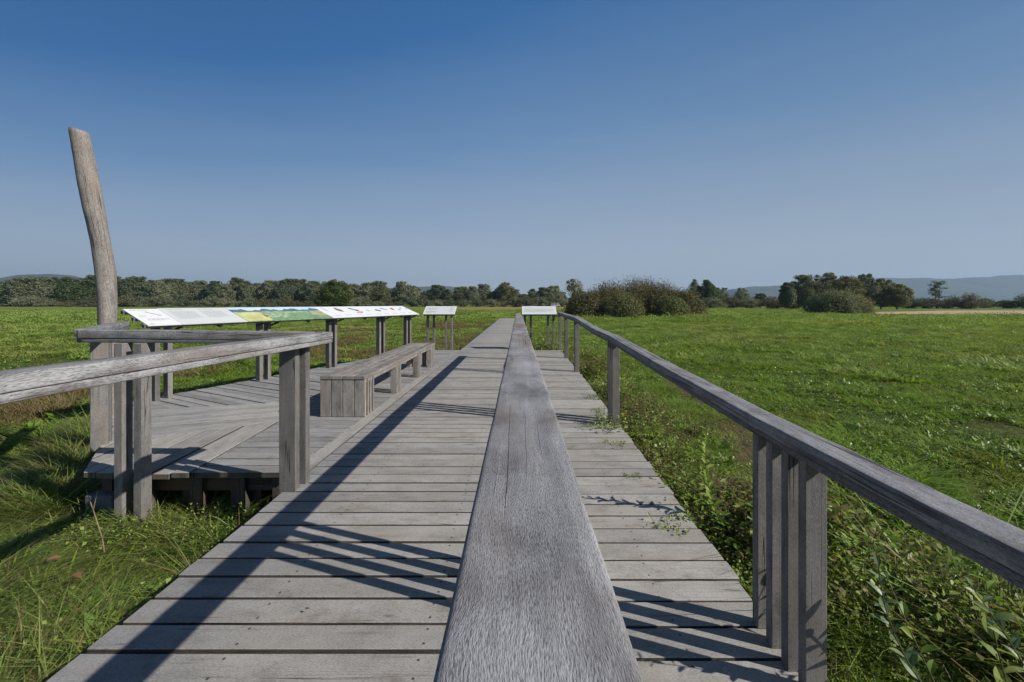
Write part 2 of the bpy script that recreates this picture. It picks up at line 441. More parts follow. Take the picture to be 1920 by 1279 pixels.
def rail_piece(mb, path, w, t, drop, step, rr, wob=.0015, seed=0):
    """path: list of (x,y,z top) knots, z interpolated smoothly; drop: how far below the rail top this board starts"""
    P = [Vector(p) for p in path]; prof = rrect(w, t, min(.007, t * .2))
    # dense samples
    cum = [0.0]
    for a, b in zip(P, P[1:]): cum.append(cum[-1] + (b - a).length)
    n = max(2, int(cum[-1] / step)); S = []
    for i in range(n + 1):
        s_ = cum[-1] * i / n; k = 0
        while k < len(P) - 2 and cum[k + 1] < s_: k += 1
        f = (s_ - cum[k]) / max(1e-6, cum[k + 1] - cum[k])
        p0 = P[max(0, k - 1)]; p1 = P[k]; p2 = P[k + 1]; p3 = P[min(len(P) - 1, k + 2)]
        S.append((s_, .5 * ((2 * p1) + (-p0 + p2) * f + (2 * p0 - 5 * p1 + 4 * p2 - p3) * f * f + (-p0 + 3 * p1 - 3 * p2 + p3) * f ** 3) if len(P) > 2 else p1.lerp(p2, f)))
    rings = []; us = []
    for i, (s_, c) in enumerate(S):
        d = (S[min(i + 1, n)][1] - S[max(i - 1, 0)][1]); d.z = 0; d.normalize()
        side = Vector((d.y, -d.x, 0)); ring = []
        for (x, z) in prof:
            q = c + side * x + Vector((0, 0, z - drop))
            nv = mnoise.noise(Vector((s_ * 7 + seed, x * 55, z * 55))); nb = mnoise.noise(Vector((s_ * 2.3 + seed + 40, x * 18, z * 18)))
            q += (side * (1 if x > 0 else -1) * (abs(x) > w * .46) + Vector((0, 0, 1 if z > -t / 2 else -1))) * (nv * wob + nb * wob * 1.3)
            ring.append(q)
        rings.append(ring); us.append(rr * 17 + s_)
    vs = [0.0]
    for i in range(len(prof)):
        a, b = prof[i], prof[(i + 1) % len(prof)]; vs.append(vs[-1] + math.hypot(a[0] - b[0], a[1] - b[1]))
    for r_ in rings: r_.reverse()
    n_ = len(prof); vs = [vs[n_ - 1 - j] for j in range(n_)] + [vs[n_ - 1] - vs[n_]]
    mb.loft(rings, us, vs, rr)

def posts(parent, centres, w, t, along, ztop, zbot, mat=W_POST):
    """a group of timbers, each its own mesh: w across, t along the rail"""
    for (x, yy) in centres:
        m = MB(); zt = ztop(x, yy) if callable(ztop) else ztop; zb = zbot(x, yy) if callable(zbot) else zbot
        m.bar((x, yy, zb), (x, yy, zt), t, w, side=along)
        m.build('post', mat, parent, .004)

# central rail
central = thing('central_handrail', 'broad silver-grey handrail running straight away from the camera between boardwalk and bay', 'handrail', (0, 0, 0))
CZ = 1.14
for i, (a, b) in enumerate(((-1.4, 1.678), (1.683, 4.938), (4.943, 8.05), (8.055, 10.45))):
    path = [(.011 + .0015 * math.sin(yy * .9) - .004 * max(0, yy - 6), yy, CZ + .0012 * math.sin(yy * 1.7) - .006 * max(0, yy - 5)) for yy in np.linspace(a, b, 8)]
    m = MB(); rail_piece(m, path, .12, .055, 0.0, .012 if i < 2 else .05, .13 + .21 * i, .0006, i * 3.1)
    m.build('rail', W_RAIL, central, 0, True)
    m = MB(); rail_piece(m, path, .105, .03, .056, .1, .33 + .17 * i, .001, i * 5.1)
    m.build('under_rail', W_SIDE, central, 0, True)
cz = lambda x, yy: 1.054 - .006 * max(0, yy - 5)
for y0, n in ((1.81, 4), (5.0, 4), (8.2, 3), (10.2, 2)):
    posts(central, [(.011, y0 + .105 * k) for k in range(n)], .07, .04, (0, 1, 0), cz, .0)

# right rail
rail_r = thing('wavy_handrail', 'dark weathered handrail undulating along the right edge of the plank bay', 'handrail')
RP = [(1.16, -1.2, .80), (1.15, .2, .805), (1.15, 1.2, .812), (1.15, 2.0, .825), (1.148, 3.4, .882), (1.146, 4.4, .930), (1.142, 5.15, .968), (1.150, 6.1, .975), (1.158, 7.3, 1.022), (1.16, 8.5, 1.080), (1.19, 10.4, 1.082), (1.225, 12.62, 1.09)]
def rz(yy):
    for (a, b) in zip(RP, RP[1:]):
        if a[1] <= yy <= b[1]: return a[2] + (b[2] - a[2]) * (yy - a[1]) / (b[1] - a[1])
    return RP[-1][2]
def rx(yy):
    for (a, b) in zip(RP, RP[1:]):
        if a[1] <= yy <= b[1]: return a[0] + (b[0] - a[0]) * (yy - a[1]) / (b[1] - a[1])
    return RP[-1][0]
W_RAILD = wood('dark_grey_rail_wood', (.15, .155, .17), (.36, .365, .385), (.20, .17, .15), .3, .1, .8, False, .012, .9, .4, .8, 800.0, .45, False, .2, True, .15)
for i, (a, b) in enumerate(((-1.2, 2.02), (2.024, 5.1), (5.105, 8.5), (8.505, 12.62))):
    path = [(rx(yy), yy, rz(yy)) for yy in np.linspace(a, b, 9)]
    m = MB(); rail_piece(m, path, .12, .052, 0.0, .02 if i < 2 else .08, .27 + .2 * i, .0018, 20 + i * 3.1)
    m.build('rail', W_RAILD, rail_r, 0, True)
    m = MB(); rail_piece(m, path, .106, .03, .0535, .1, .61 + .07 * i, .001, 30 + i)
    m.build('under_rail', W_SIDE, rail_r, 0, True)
for y0, n in ((1.66, 4), (5.0, 3), (8.42, 2), (10.5, 2), (12.5, 1)):
    posts(rail_r, [(rx(y0) - .006, y0 + .109 * k) for k in range(n)], .086, .045, (0, 1, 0), lambda x, yy: rz(yy) - .081, lambda x, yy: bay_z(x, yy) if yy > 1.9 and yy < 12.2 else -.45)

# left rail along the boardwalk
rail_l = thing('boardwalk_handrail', 'grey handrail on the boardwalk edge in front of the platform, leaving the picture at left', 'handrail')
path = [(-1.625, -1.0, 1.145), (-1.615, 1.3, 1.133), (-1.59, 2.4, 1.128), (-1.563, 3.46, 1.12)]
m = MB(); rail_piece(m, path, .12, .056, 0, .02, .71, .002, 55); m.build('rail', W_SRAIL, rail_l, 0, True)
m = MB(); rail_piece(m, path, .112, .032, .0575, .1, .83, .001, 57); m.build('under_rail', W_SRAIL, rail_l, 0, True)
posts(rail_l, [(-1.664, 3.10), (-1.645, 3.215)], .12, .06, (0, 1, 0), 1.034, -.03)
posts(rail_l, [(-1.70, -.35), (-1.70, -.24)], .12, .06, (0, 1, 0), 1.05, -.3)

rail_p = thing('platform_handrail', 'grey handrail across the front of the platform, meeting the boardwalk handrail at a corner', 'handrail')
path = [(-3.46, 3.40, 1.14), (-2.6, 3.395, 1.136), (-1.632, 3.38, 1.122)]
m = MB(); rail_piece(m, path, .12, .066, 0, .03, .38, .002, 75); m.build('rail', W_SRAIL, rail_p, 0, True)
m = MB(); rail_piece(m, path, .112, .03, .0675, .1, .43, .001, 77); m.build('under_rail', W_SIDE, rail_p, 0, True)
posts(rail_p, [(-3.095, 3.345), (-2.945, 3.345)], .095, .066, (1, 0, 0), 1.04, -.44)

rail_d = thing('corner_handrail', 'short weathered handrail along the slanted platform edge in front of the leaning log', 'handrail')
path = [(-3.56, 3.50, 1.14), (-4.1, 4.25, 1.138), (-4.80, 5.18, 1.135)]
m = MB(); rail_piece(m, path, .12, .06, 0, .05, .52, .002, 95); m.build('rail', W_SRAIL, rail_d, 0, True)
m = MB(); rail_piece(m, path, .112, .03, .0615, .1, .56, .001, 97); m.build('under_rail', W_SIDE, rail_d, 0, True)
posts(rail_d, [(-3.985, 4.06), (-4.06, 4.17)], .125, .06, (-.6, .8, 0), 1.046, -.05)

# leaning log
log = thing('log_pole', 'tall bent stripped log standing at the platform corner, leaning left, sawn off at the top', 'log pole')
LY = 4.78; pts = []
for (yp, xa, xb) in ((244.4, 131, 164), (300, 141, 176), (347.7, 149, 187), (400, 160, 196), (453, 171, 205), (505, 180, 215), (558, 184.5, 217.5), (603, 186, 218), (700, 187, 219.5), (797, 188, 221), (850, 188, 222)):
    k = LY / 800.0; pts.append((((xa + xb) / 2 - 972) * k, LY, 1.35 - (yp - 569) * k, (xb - xa) * k / 2 * .86))
pts.reverse(); rings = []; us = []; NN = 20
dense = []
for a, b in zip(pts, pts[1:]):
    for k in range(6): f = k / 6; dense.append(tuple(a[i] + (b[i] - a[i]) * f for i in range(4)))
dense.append(pts[-1])
for (x, yy, z, r_) in dense:
    rg = []
    for j in range(NN):
        an = 2 * math.pi * j / NN; q = Vector((math.cos(an), math.sin(an), 0))
        e = 1 + .07 * mnoise.noise(Vector((q.x * 1.3, q.y * 1.3, z * 2.2))) + .035 * mnoise.noise(Vector((q.x * 4, q.y * 4, z * 7)))
        rg.append(Vector((x, yy, z)) + q * r_ * e)
    rings.append(rg); us.append(z)
for p in rings[-1]: p.z -= (p.x - dense[-1][0]) * .18
m = MB(); m.loft(rings, us, [2 * math.pi * .1 * j / NN for j in range(NN + 1)], .4)
m.build('trunk', W_LOG, log, 0, True)

# ------------------------------------------------------------------ bench
bench = thing('plank_bench', 'long low bench of grey planks on vertical board legs, on the platform', 'bench', (-2.09, 5.07, 0))
m = MB()
for k in range(4):
    x = -.2025 + .135 * k
    m.bar((x, -.005, .467), (x, 4.24, .467), .131, .042)
m.build('seat', W_BENCH, bench, .004)
m = MB(); m.bar((.24, .02, .42), (.24, 4.2, .42), .03, .05); m.bar((-.24, .02, .42), (-.24, 4.2, .42), .03, .05); m.build('apron', W_BENCH, bench, .003)
for b0 in (0.0, 1.33, 2.68, 3.88):
    pair = [MB(), MB()] if b0 in (1.33, 2.68) else [MB()] * 2; m = pair[0]
    for row in range(4 if b0 in (0.0, 3.88) else 3):
        yy = b0 + .024 + .095 * row
        for k in range(4):
            if not (b0 == 0.0 and row == 0) and not (b0 == 3.88 and row == 3) and k in (1, 2): continue
            x = -.2025 + .135 * k; wd_ = .127 if b0 == 0.0 and row == 0 else .095; x += 0 if wd_ > .1 else (.016 if k == 3 else -.016)
            pair[k // 2].bar((x, yy, .001), (x, yy, .4445), wd_, .042, side=(1, 0, 0))
    for m in (pair if pair[0] is not pair[1] else pair[:1]): m.build('leg', W_BENCH, bench, .003)

# ------------------------------------------------------------------ information boards
def panel_frame(P, a, up):
    nrm = a.cross(up).normalized()
    return lambda s_, t, h=0.0: P + a * s_ + up * t + nrm * h
def slab(F, s0, s1, t0, t1, h0, h1, mat, name, parent, bevel=0.0):
    m = MB(); q = [F(s0, t0, h1), F(s1, t0, h1), F(s1, t1, h1), F(s0, t1, h1)]; b = [F(s0, t0, h0), F(s1, t0, h0), F(s1, t1, h0), F(s0, t1, h0)]
    uv = [(s0, t0), (s1, t0), (s1, t1), (s0, t1)]
    m.poly(q, uv); m.poly(b[::-1], uv)
    for i in range(4):
        j = (i + 1) % 4; m.poly([q[i], b[i], b[j], q[j]], uv)
    return m.build(name, mat, parent, bevel)
def decal(m, F, pts, h, mi=0):
    m.poly([F(s_, t, h) for s_, t in pts], pts, 0, mi)
def textrows(m, F, s0, s1, t0, t1, rows, hgt, mi=0, seed=1, h=.0135):
    """rows of little word-length dashes: print too small to read"""
    q = random.Random(seed)
    for k in range(rows):
        t = t1 - (t1 - t0) * (k + .5) / rows; s_ = s0; end = s1 - (q.uniform(.2, .6) * (s1 - s0) if k == rows - 1 else q.uniform(0, .06) * (s1 - s0))
        while s_ < end:
            w = min(q.uniform(.018, .05), end - s_)
            decal(m, F, [(s_, t - hgt / 2), (s_ + w, t - hgt / 2), (s_ + w, t + hgt / 2), (s_, t + hgt / 2)], h, mi); s_ += w + .010

def blob(m, F, s_, t, ls, lt, ang, mi, seed, h=.0135, n=11):
    q = random.Random(seed); pts = []
    for k in range(n):
        an = 2 * math.pi * k / n; r_ = q.uniform(.55, 1.1); x, y_ = math.cos(an) * ls * r_, math.sin(an) * lt * r_
        pts.append((s_ + x * math.cos(ang) - y_ * math.sin(ang), t + x * math.sin(ang) + y_ * math.cos(ang)))
    decal(m, F, pts, h, mi)

info = thing('long_information_board', 'long slanted row of printed information panels on paired grey posts behind the bench', 'information board')
UP = SN * .554 + Vector((0, 0, .22)); PW = UP.length; UP = UP / PW
F = panel_frame(SP, SA, UP)
cuts = (0.0, .42, 1.41, 3.27, 6.40)
p1 = slab(F, 0, cuts[1] - .003, 0, PW * .97, 0, .012, WHITE, 'panel', info)
m = MB(); textrows(m, F, .05, .36, PW * .86, PW * .92, 1, .018, 0, 3); 
riv = [(.20, .78), (.23, .74), (.24, .68), (.28, .64), (.30, .58), (.33, .55)]
for a, b in zip(riv, riv[1:]):
    a = (a[0], a[1] * PW); b = (b[0], b[1] * PW); decal(m, F, [(a[0], a[1] - .012), (b[0], b[1] - .012), (b[0], b[1] + .012), (a[0], a[1] + .012)], .0135, 1)
textrows(m, F, .06, .16, PW * .45, PW * .60, 3, .008, 0, 4); textrows(m, F, .10, .38, PW * .26, PW * .38, 3, .010, 0, 5); textrows(m, F, .05, .15, PW * .05, PW * .10, 1, .014, 1, 6)
m.build('printed_map', [INK, INK2], p1)
p2 = slab(F, cuts[1], cuts[2] - .003, 0, PW, 0, .012, PALE, 'panel', info)
m = MB(); textrows(m, F, .50, .85, PW * .86, PW * .92, 1, .02, 0, 7); textrows(m, F, .95, 1.28, PW * .86, PW * .92, 1, .02, 0, 8)
textrows(m, F, .50, .85, PW * .30, PW * .80, 10, .011, 0, 9); textrows(m, F, .93, 1.27, PW * .34, PW * .80, 9, .011, 0, 10)
m.build('printed_text', [INK], p2)
p3 = slab(F, cuts[2], cuts[3] - .003, 0, PW, 0, .012, P_GRN, 'panel', info)
c2, c3 = cuts[2], cuts[3] - .003
m = MB()
decal(m, F, [(c2, PW * .72), (c3, PW * .72), (c3, PW), (c2, PW)], .0130, 0)
ridge = [(c2 + (c3 - c2) * k / 24, PW * (.80 + .06 * math.sin(k * .9) + .05 * math.sin(k * 2.3 + 1))) for k in range(25)]
decal(m, F, [(c2, PW * .66), (c3, PW * .66)] + ridge[::-1], .0140, 1)
decal(m, F, [(c2, PW * .0), (c2 + .46, 0), (c2 + .50, PW * .3), (c2 + .44, PW * .60), (c2 + .36, PW * .64), (c2, PW * .58)], .0150, 2)
decal(m, F, [(c2 + .46, 0), (c3, 0), (c3, PW * .22), (c2 + .9, PW * .16), (c2 + .50, PW * .24)], .0140, 3)
decal(m, F, [(c2 + .95, PW * .2), (c2 + 1.6, PW * .2), (c2 + 1.55, PW * .55), (c2 + 1.0, PW * .5)], .0140, 3)
decal(m, F, [(c2 + 1.5, PW * .3), (c3, PW * .25), (c3, PW * .6), (c2 + 1.55, PW * .62)], .0150, 4)
for k in range(70): blob(m, F, rnd.uniform(c2 + .5, c3 - .05), rnd.uniform(.03, .58) * PW, .018, .014, rnd.random() * 3, rnd.choice((3, 3, 4, 6)), k, .0158, 7)
blob(m, F, c2 + .47, PW * .35, .03, .10, 0, 5, 3, .0158)
m.build('printed_landscape', [P_SKY, P_MTN, P_YEL, P_GRN2, P_TAN, P_BRN, P_GRN], p3)
p4 = slab(F, cuts[3], cuts[4], 0, PW, 0, .012, WHITE, 'panel', info)
m = MB(); s0 = cuts[3]
for i, (ds, t, ls, lt, ang, mi) in enumerate(((.18, .72, .025, .14, .2, 3), (.55, .66, .09, .13, .3, 0), (.98, .74, .10, .05, -.8, 2), (1.06, .60, .06, .07, .3, 2), (1.05, .40, .13, .05, .1, 4), (1.42, .55, .07, .05, -.6, 3), (1.78, .55, .10, .06, -.5, 2), (2.08, .68, .15, .03, -.7, 2), (2.42, .66, .09, .09, -.4, 1), (2.66, .55, .04, .05, 0, 2), (2.85, .74, .05, .05, .4, 2), (3.02, .62, .03, .06, -.4, 4))):
    blob(m, F, s0 + ds, t * PW, ls, lt, ang, mi, 100 + i)
for k in range(9): textrows(m, F, s0 + .12 + .33 * k, s0 + .34 + .33 * k, PW * .12, PW * .24, 2, .010, 3, 40 + k)
m.build('printed_animals', [P_BRN, P_RED, P_BLK, INK, P_SAL], p4)
for t in (.06, .30, .54):
    m = MB(); m.bar(F(-.02, t, -.022), F(6.38, t, -.022), .05, .042, side=UP); m.build('batten', W_SIDE, info)
for s_ in (.32, 1.91, 3.50, 5.12, 6.25):
    for k in (-.08, .08):
        b = F(s_ + k, .29, 0); m = MB(); m.bar((b.x, b.y, -.05), (b.x, b.y, b.z - .055), .065, .10, side=SA); m.build('post', W_POST, info, .003)
    m = MB()
    for k in (-.14, .14):
        a = F(s_ + k, .05, -.05); b = F(s_ + k, .55, -.05); m.bar(a, b, .012, .05, side=SA)
        c = F(s_ + k, .29, 0); m.bar(F(s_ + k, .07, -.06), (c.x, c.y, c.z - .20), .012, .03, side=SA)
    m.build('bracket', STEEL, info)
for s_ in (1.0, 2.7, 4.3, 5.7):
    m = MB(); m.bar(F(s_, .02, -.06), F(s_, .55, -.06), .04, .04, side=SA); m.build('crossbar', STEEL, info)

def small_board(name, label, x0, x1, xs, yb, left_text):
    t = thing(name, label, 'information board')
    P = Vector((x0, yb, 1.03)); a = Vector((1, 0, 0)); up = Vector((0, .45, .225)); pw = up.length; up = up / pw
    F = panel_frame(P, a, up); w = x1 - x0
    p = slab(F, 0, w, 0, pw, 0, .012, PALE, 'panel', t)
    m = MB()
    e = .022; h = .0128
    for q in (((0, 0), (w, 0), (w, e), (0, e)), ((0, pw - e), (w, pw - e), (w, pw), (0, pw)), ((0, e), (e, e), (e, pw - e), (0, pw - e)), ((w - e, e), (w, e), (w, pw - e), (w - e, pw - e))):
        decal(m, F, q, h, 1)
    if left_text:
        textrows(m, F, .07, .36, pw * .58, pw * .74, 3, .016, 0, 50); textrows(m, F, .07, .36, pw * .18, pw * .42, 4, .016, 0, 51)
        textrows(m, F, .74, .81, pw * .2, pw * .85, 8, .018, 0, 53)
    else:
        textrows(m, F, .06, .55, pw * .76, pw * .84, 1, .02, 0, 54); textrows(m, F, .06, w - .08, pw * .25, pw * .68, 6, .016, 0, 55)
    m.build('printed_text', [INK, WHITE], p)
    slab(F, .02, w - .02, .02, pw - .02, -.05, -.002, W_SIDE, 'backing', t)
    for x in xs:
        b = F(x - x0, .26, 0); m = MB(); m.bar((x, b.y, -.45), (x, b.y, b.z - .055), .06, .09, side=(1, 0, 0)); m.build('post', W_POST, t, .003)
        m = MB(); m.bar(F(x - x0 + .042, .06, -.055), F(x - x0 + .042, .42, -.055), .012, .05, side=(1, 0, 0)); m.bar(F(x - x0 + .042, .08, -.06), (x + .042, b.y, b.z - .18), .012, .03, side=(1, 0, 0)); m.build('bracket', STEEL, t)
    return t
small_board('small_information_board', 'small white slanted board on four posts at the far end of the platform', -2.74, -1.83, (-2.65, -2.47, -2.12, -1.95), 12.24, True)
small_board('small_information_board', 'small white slanted board on four posts at the far end of the right-hand bay', .11, 1.10, (.19, .36, .86, 1.02), 12.22, False)

# ------------------------------------------------------------------ leaves and plants
nr = np.random.default_rng(11)
def unit(v): return v / np.maximum(1e-9, np.linalg.norm(v, axis=-1, keepdims=True))
def leaf_quads(C, N, L, Wd, D=None):
    """diamond leaves at C, facing N, length L, width Wd (arrays); D: preferred long direction"""
    n = len(C)
    if D is None: D = nr.normal(size=(n, 3))
    D = unit(D - N * np.sum(D * N, 1, keepdims=True)); S = np.cross(N, D)
    L = np.broadcast_to(np.asarray(L, float).reshape(-1, 1), (n, 1)); Wd = np.broadcast_to(np.asarray(Wd, float).reshape(-1, 1), (n, 1))
    V = np.stack([C - D * L * .5, C + S * Wd * .5 + N * Wd * .12 - D * L * .05, C + D * L * .5 - N * L * .08, C - S * Wd * .5 + N * Wd * .12 - D * L * .05], 1).reshape(-1, 3)
    return V, np.arange(n * 4).reshape(-1, 4)

def tubes(segs, sides=3):
    """segs: list of (p0, p1, r0, r1) -> verts, quads"""
    p0 = np.array([s[0] for s in segs], float); p1 = np.array([s[1] for s in segs], float)
    r0 = np.array([s[2] for s in segs])[:, None]; r1 = np.array([s[3] for s in segs])[:, None]
    d = unit(p1 - p0); h = np.where(np.abs(d[:, 2:3]) > .9, np.array([[1., 0, 0]]), np.array([[0, 0, 1.]]))
    a = unit(np.cross(d, h)); b = np.cross(d, a); V = []
    for p, r in ((p0, r0), (p1, r1)):
        for k in range(sides):
            an = 2 * math.pi * k / sides; V.append(p + (a * math.cos(an) + b * math.sin(an)) * r)
    V = np.stack(V, 1); n = len(segs); base = (np.arange(n) * 2 * sides)[:, None]
    F = np.concatenate([base + np.array([[k, (k + 1) % sides, sides + (k + 1) % sides, sides + k]]) for k in range(sides)], 0)
    return V.reshape(-1, 3), F

BARK = plain('bark', (.12, .10, .08), .9, 0, .35, 3.0, .3)
L_WIL = leafmat('willow_leaves', (.095, .118, .062), (.165, .188, .102), (.25, .258, .155), .25, .6, .2, .8)
L_OLI = leafmat('olive_leaves', (.105, .118, .050), (.165, .172, .076), (.24, .225, .105), .25, .6, .2, .8)
L_BRN = leafmat('autumn_leaves', (.12, .10, .055), (.165, .125, .066), (.215, .14, .075), .2, .6, .2, .8)
L_DRK = leafmat('dark_green_leaves', (.030, .055, .013), (.062, .092, .022), (.12, .145, .04), .22, .5, .25, .3)
L_THK = leafmat('thicket_leaves', (.098, .096, .044), (.138, .128, .058), (.175, .148, .072), .2, .6, .2, .75)
L_TGR = leafmat('green_shrub_leaves', (.09, .11, .04), (.145, .165, .062), (.21, .215, .09), .25, .55, .2, .3)

def crown_tree(name, seed, h, rx, low, nclump, nleaf, leaf, mat, gap=.0, flat=1.0):
    """meshes (trunk, crown): clumps of leaves spread through a crown volume, on limbs"""
    g = np.random.default_rng(seed); global nr; keep = nr; nr = g
    cl = []
    for k in range(nclump):
        z = low + (h - low) * (.08 + .90 * g.random() ** .85)
        f = (z - low) / (h - low)
        prof = math.sqrt(max(.05, 1 - (max(0, f - .40) / .62) ** 2)) * (1 if f > .25 else .75 + f)
        a = g.random() * 2 * math.pi; q = g.random() ** .5 * .95
        r_ = rx * g.uniform(.17, .36) * (1.15 - .4 * f)
        cl.append((math.cos(a) * rx * prof * q, math.sin(a) * rx * prof * q, min(z, h - r_ * .7), r_))
    C = []; N = []; per = nleaf // nclump
    for (x, y_, z, r_) in cl:
        d = unit(g.normal(size=(per, 3))); rad = r_ * (g.random((per, 1)) ** .45)
        p = d * rad * np.array([1.0, 1.0, .72 * flat]); p[:, 2] -= .12 * r_
        C.append(p + np.array([x, y_, z])); N.append(unit(d * .7 + g.normal(size=(per, 3)) * .45 + np.array([0, 0, .25])))
    # a looser filling between the clumps, down to the skirts of the crown
    nf = int(nleaf * .8); d = unit(g.normal(size=(nf, 3))); q = d * (g.random((nf, 1)) ** .38)
    pf = q * np.array([rx * .88, rx * .88, (h - low) * .46]) + np.array([0, 0, low + (h - low) * .46])
    pf[:, :2] *= (1.0 - .25 * np.clip((pf[:, 2:3] - low) / (h - low) - .5, 0, 1))
    ka = np.arctan2(pf[:, 1], pf[:, 0]); pf[:, :2] *= (1 + .14 * np.sin(3 * ka + seed) + .1 * np.sin(5 * ka + pf[:, 2] * .9))[:, None]
    C.append(pf); N.append(unit(d * .8 + g.normal(size=(nf, 3)) * .5 + np.array([0, 0, .2])))
    C = np.concatenate(C); N = np.concatenate(N); C[:, 2] = np.maximum(C[:, 2], .15)
    V, Fq = leaf_quads(C, N, leaf * g.uniform(.7, 1.4, len(C)), leaf * .62 * g.uniform(.7, 1.3, len(C)))
    crown = raw_mesh(name + '_crown', V, Fq, np.clip(np.concatenate([np.repeat(g.random(nclump) * .6, per), np.full(nf, .25)]) + g.random(len(Fq)) * .4, 0, 1), mat)
    segs = []; top = h * .62; prev = np.array([0, 0, -.3]); r0 = h * .028
    lean = g.normal(size=2) * .05
    n = 6
    for k in range(n):
        f = (k + 1) / n; p = np.array([lean[0] * top * f, lean[1] * top * f, top * f])
        segs.append((prev, p, r0 * (1 - .75 * k / n), r0 * (1 - .75 * (k + 1) / n))); prev = p
    for (x, y_, z, r_) in cl[:nclump * 2 // 3]:
        zb = min(z * .55, top * .9); b = np.array([lean[0] * zb, lean[1] * zb, zb]); e = np.array([x, y_, z])
        mid = (b + e) / 2 + np.array([0, 0, .06 * h]) + g.normal(size=3) * .02 * h
        segs += [(b, mid, r0 * .35, r0 * .22), (mid, e, r0 * .22, r0 * .06)]
    V, Fq = tubes(segs, 6)
    trunk = raw_mesh(name + '_trunk', V, Fq, np.zeros(len(Fq)), BARK)
    nr = keep
    return trunk, crown

def shrub(name, seed, h, rx, nstem, leaves_per, leaf, mat, start=.3, spread=1.15, aspect=.4, twig_r=.012, jit=.22):
    """meshes (stems, foliage): stems fan out of one base, twigs and leaves along them"""
    g = np.random.default_rng(seed); global nr; keep = nr; nr = g
    segs = []; C = []; D = []
    for k in range(nstem):
        a = g.random() * 2 * math.pi; th = math.acos(1 - g.random() * (1 - math.cos(spread)))
        dirv = np.array([math.sin(th) * math.cos(a), math.sin(th) * math.sin(a), math.cos(th)])
        # to a dome: x/rx, z/h
        T_ = 1 / math.sqrt((dirv[0] ** 2 + dirv[1] ** 2) / rx ** 2 + dirv[2] ** 2 / h ** 2) * g.uniform(.55, 1.0) ** .38
        b = np.array([g.normal() * rx * .16, g.normal() * rx * .16, 0.0]); e = dirv * T_; e[2] = max(.25, e[2] - .05 * h * math.sin(th))
        m_ = b + (e - b) * .5 + np.array([0, 0, .16 * T_ * math.sin(th)]) + g.normal(size=3) * .03 * h
        P = [b, m_, e]
        segs += [(b, m_, twig_r * 1.8, twig_r * 1.2), (m_, e, twig_r * 1.2, twig_r * .4)]
        n = leaves_per; t = start + (1 - start) * g.random(n) ** .8
        p = ((1 - t) ** 2)[:, None] * b + (2 * t * (1 - t))[:, None] * (2 * m_ - .5 * b - .5 * e) + (t ** 2)[:, None] * e
        side = g.normal(size=(n, 3)) * jit * (.35 + .65 * t[:, None]) * min(rx, h) * .35
        C.append(p + side); D.append(unit(side + (e - m_) * .4))
        for q in range(5):
            i = g.integers(n); segs.append((p[i], p[i] + side[i], twig_r * .5, twig_r * .25))
    C = np.concatenate(C); D = np.concatenate(D); C[:, 2] = np.maximum(C[:, 2], .05)
    N = unit(g.normal(size=C.shape) + np.array([0, 0, .5]) + unit(C * np.array([1, 1, .6])) * .7)
    V, Fq = leaf_quads(C, N, leaf * g.uniform(.7, 1.4, len(C)), leaf * aspect * g.uniform(.7, 1.3, len(C)), D)
    fol = raw_mesh(name + '_foliage', V, Fq, np.clip(np.repeat(g.random(nstem) * .55, leaves_per) + g.random(len(Fq)) * .45, 0, 1), mat)
    V, Fq = tubes(segs, 3); st = raw_mesh(name + '_stems', V, Fq, np.zeros(len(Fq)), BARK)
    nr = keep
    return st, fol

def place(name, meshes, parts, loc, label, cat, group=None, rz_=0.0, sc=(1, 1, 1)):
    t = thing(name, label, cat, loc, rz_, group); t.scale = sc
    for me, pn in zip(meshes, parts): link(pn, me, t)
    return t
TP = ('trunk', 'crown'); SPARTS = ('stems', 'foliage')
px2x = lambda px, Y: (px - 972) / 800 * Y
py2h = lambda py, Y: 1.35 - (py - 569) / 800 * Y - GZ

# far belt: six kinds, copied
belt = {
    'w': [crown_tree('willow%d' % k, 100 + k, 14, 5.2, 1.2, 52, 4600, .58, L_WIL) for k in range(3)],
    'o': [crown_tree('olive%d' % k, 120 + k, 14, 5.0, 1.0, 48, 4400, .58, L_OLI) for k in range(2)],
    'b': [crown_tree('autumn%d' % k, 140 + k, 14, 4.8, .8, 46, 4200, .58, L_BRN) for k in range(2)],
    'k': [crown_tree('darktree%d' % k, 150 + k, 14, 5.0, .6, 24, 3000, .55, L_DRK) for k in range(1)],
}
sb = {
    'w': [shrub('beltshrubw%d' % k, 160 + k, 5.0, 4.6, 70, 34, .42, L_WIL, .25, 1.35, .6, .03) for k in range(2)],
    'b': [shrub('beltshrubb%d' % k, 170 + k, 5.0, 4.6, 70, 34, .42, L_THK, .25, 1.35, .6, .03) for k in range(2)],
}
prof = [(-260, 520), (-100, 518), (0, 520), (50, 517), (100, 515), (150, 517), (200, 518), (250, 516), (300, 520), (350, 524), (380, 522), (420, 528), (450, 522), (480, 526), (510, 516), (545, 518), (580, 530), (620, 528), (665, 520), (690, 528), (720, 531), (745, 532), (770, 530), (800, 538), (830, 538), (860, 532), (890, 532), (920, 536), (945, 530), (970, 537), (1000, 541), (1030, 539), (1070, 540), (1110, 541)]
def topy(px):
    for a, b in zip(prof, prof[1:]):
        if a[0] <= px <= b[0]: return a[1] + (b[1] - a[1]) * (px - a[0]) / (b[0] - a[0])
    return prof[-1][1]
KW = {'w': 'grey-green willow', 'o': 'olive-green tree', 'b': 'brownish autumn tree', 'k': 'dark green tree'}
tr = random.Random(5)
def seg(px):
    return ('in the far belt left of the leaning log' if px < 185 else 'in the far belt above the long information board' if px < 620 else 'in the far belt from round green tree to thicket')
px = -250
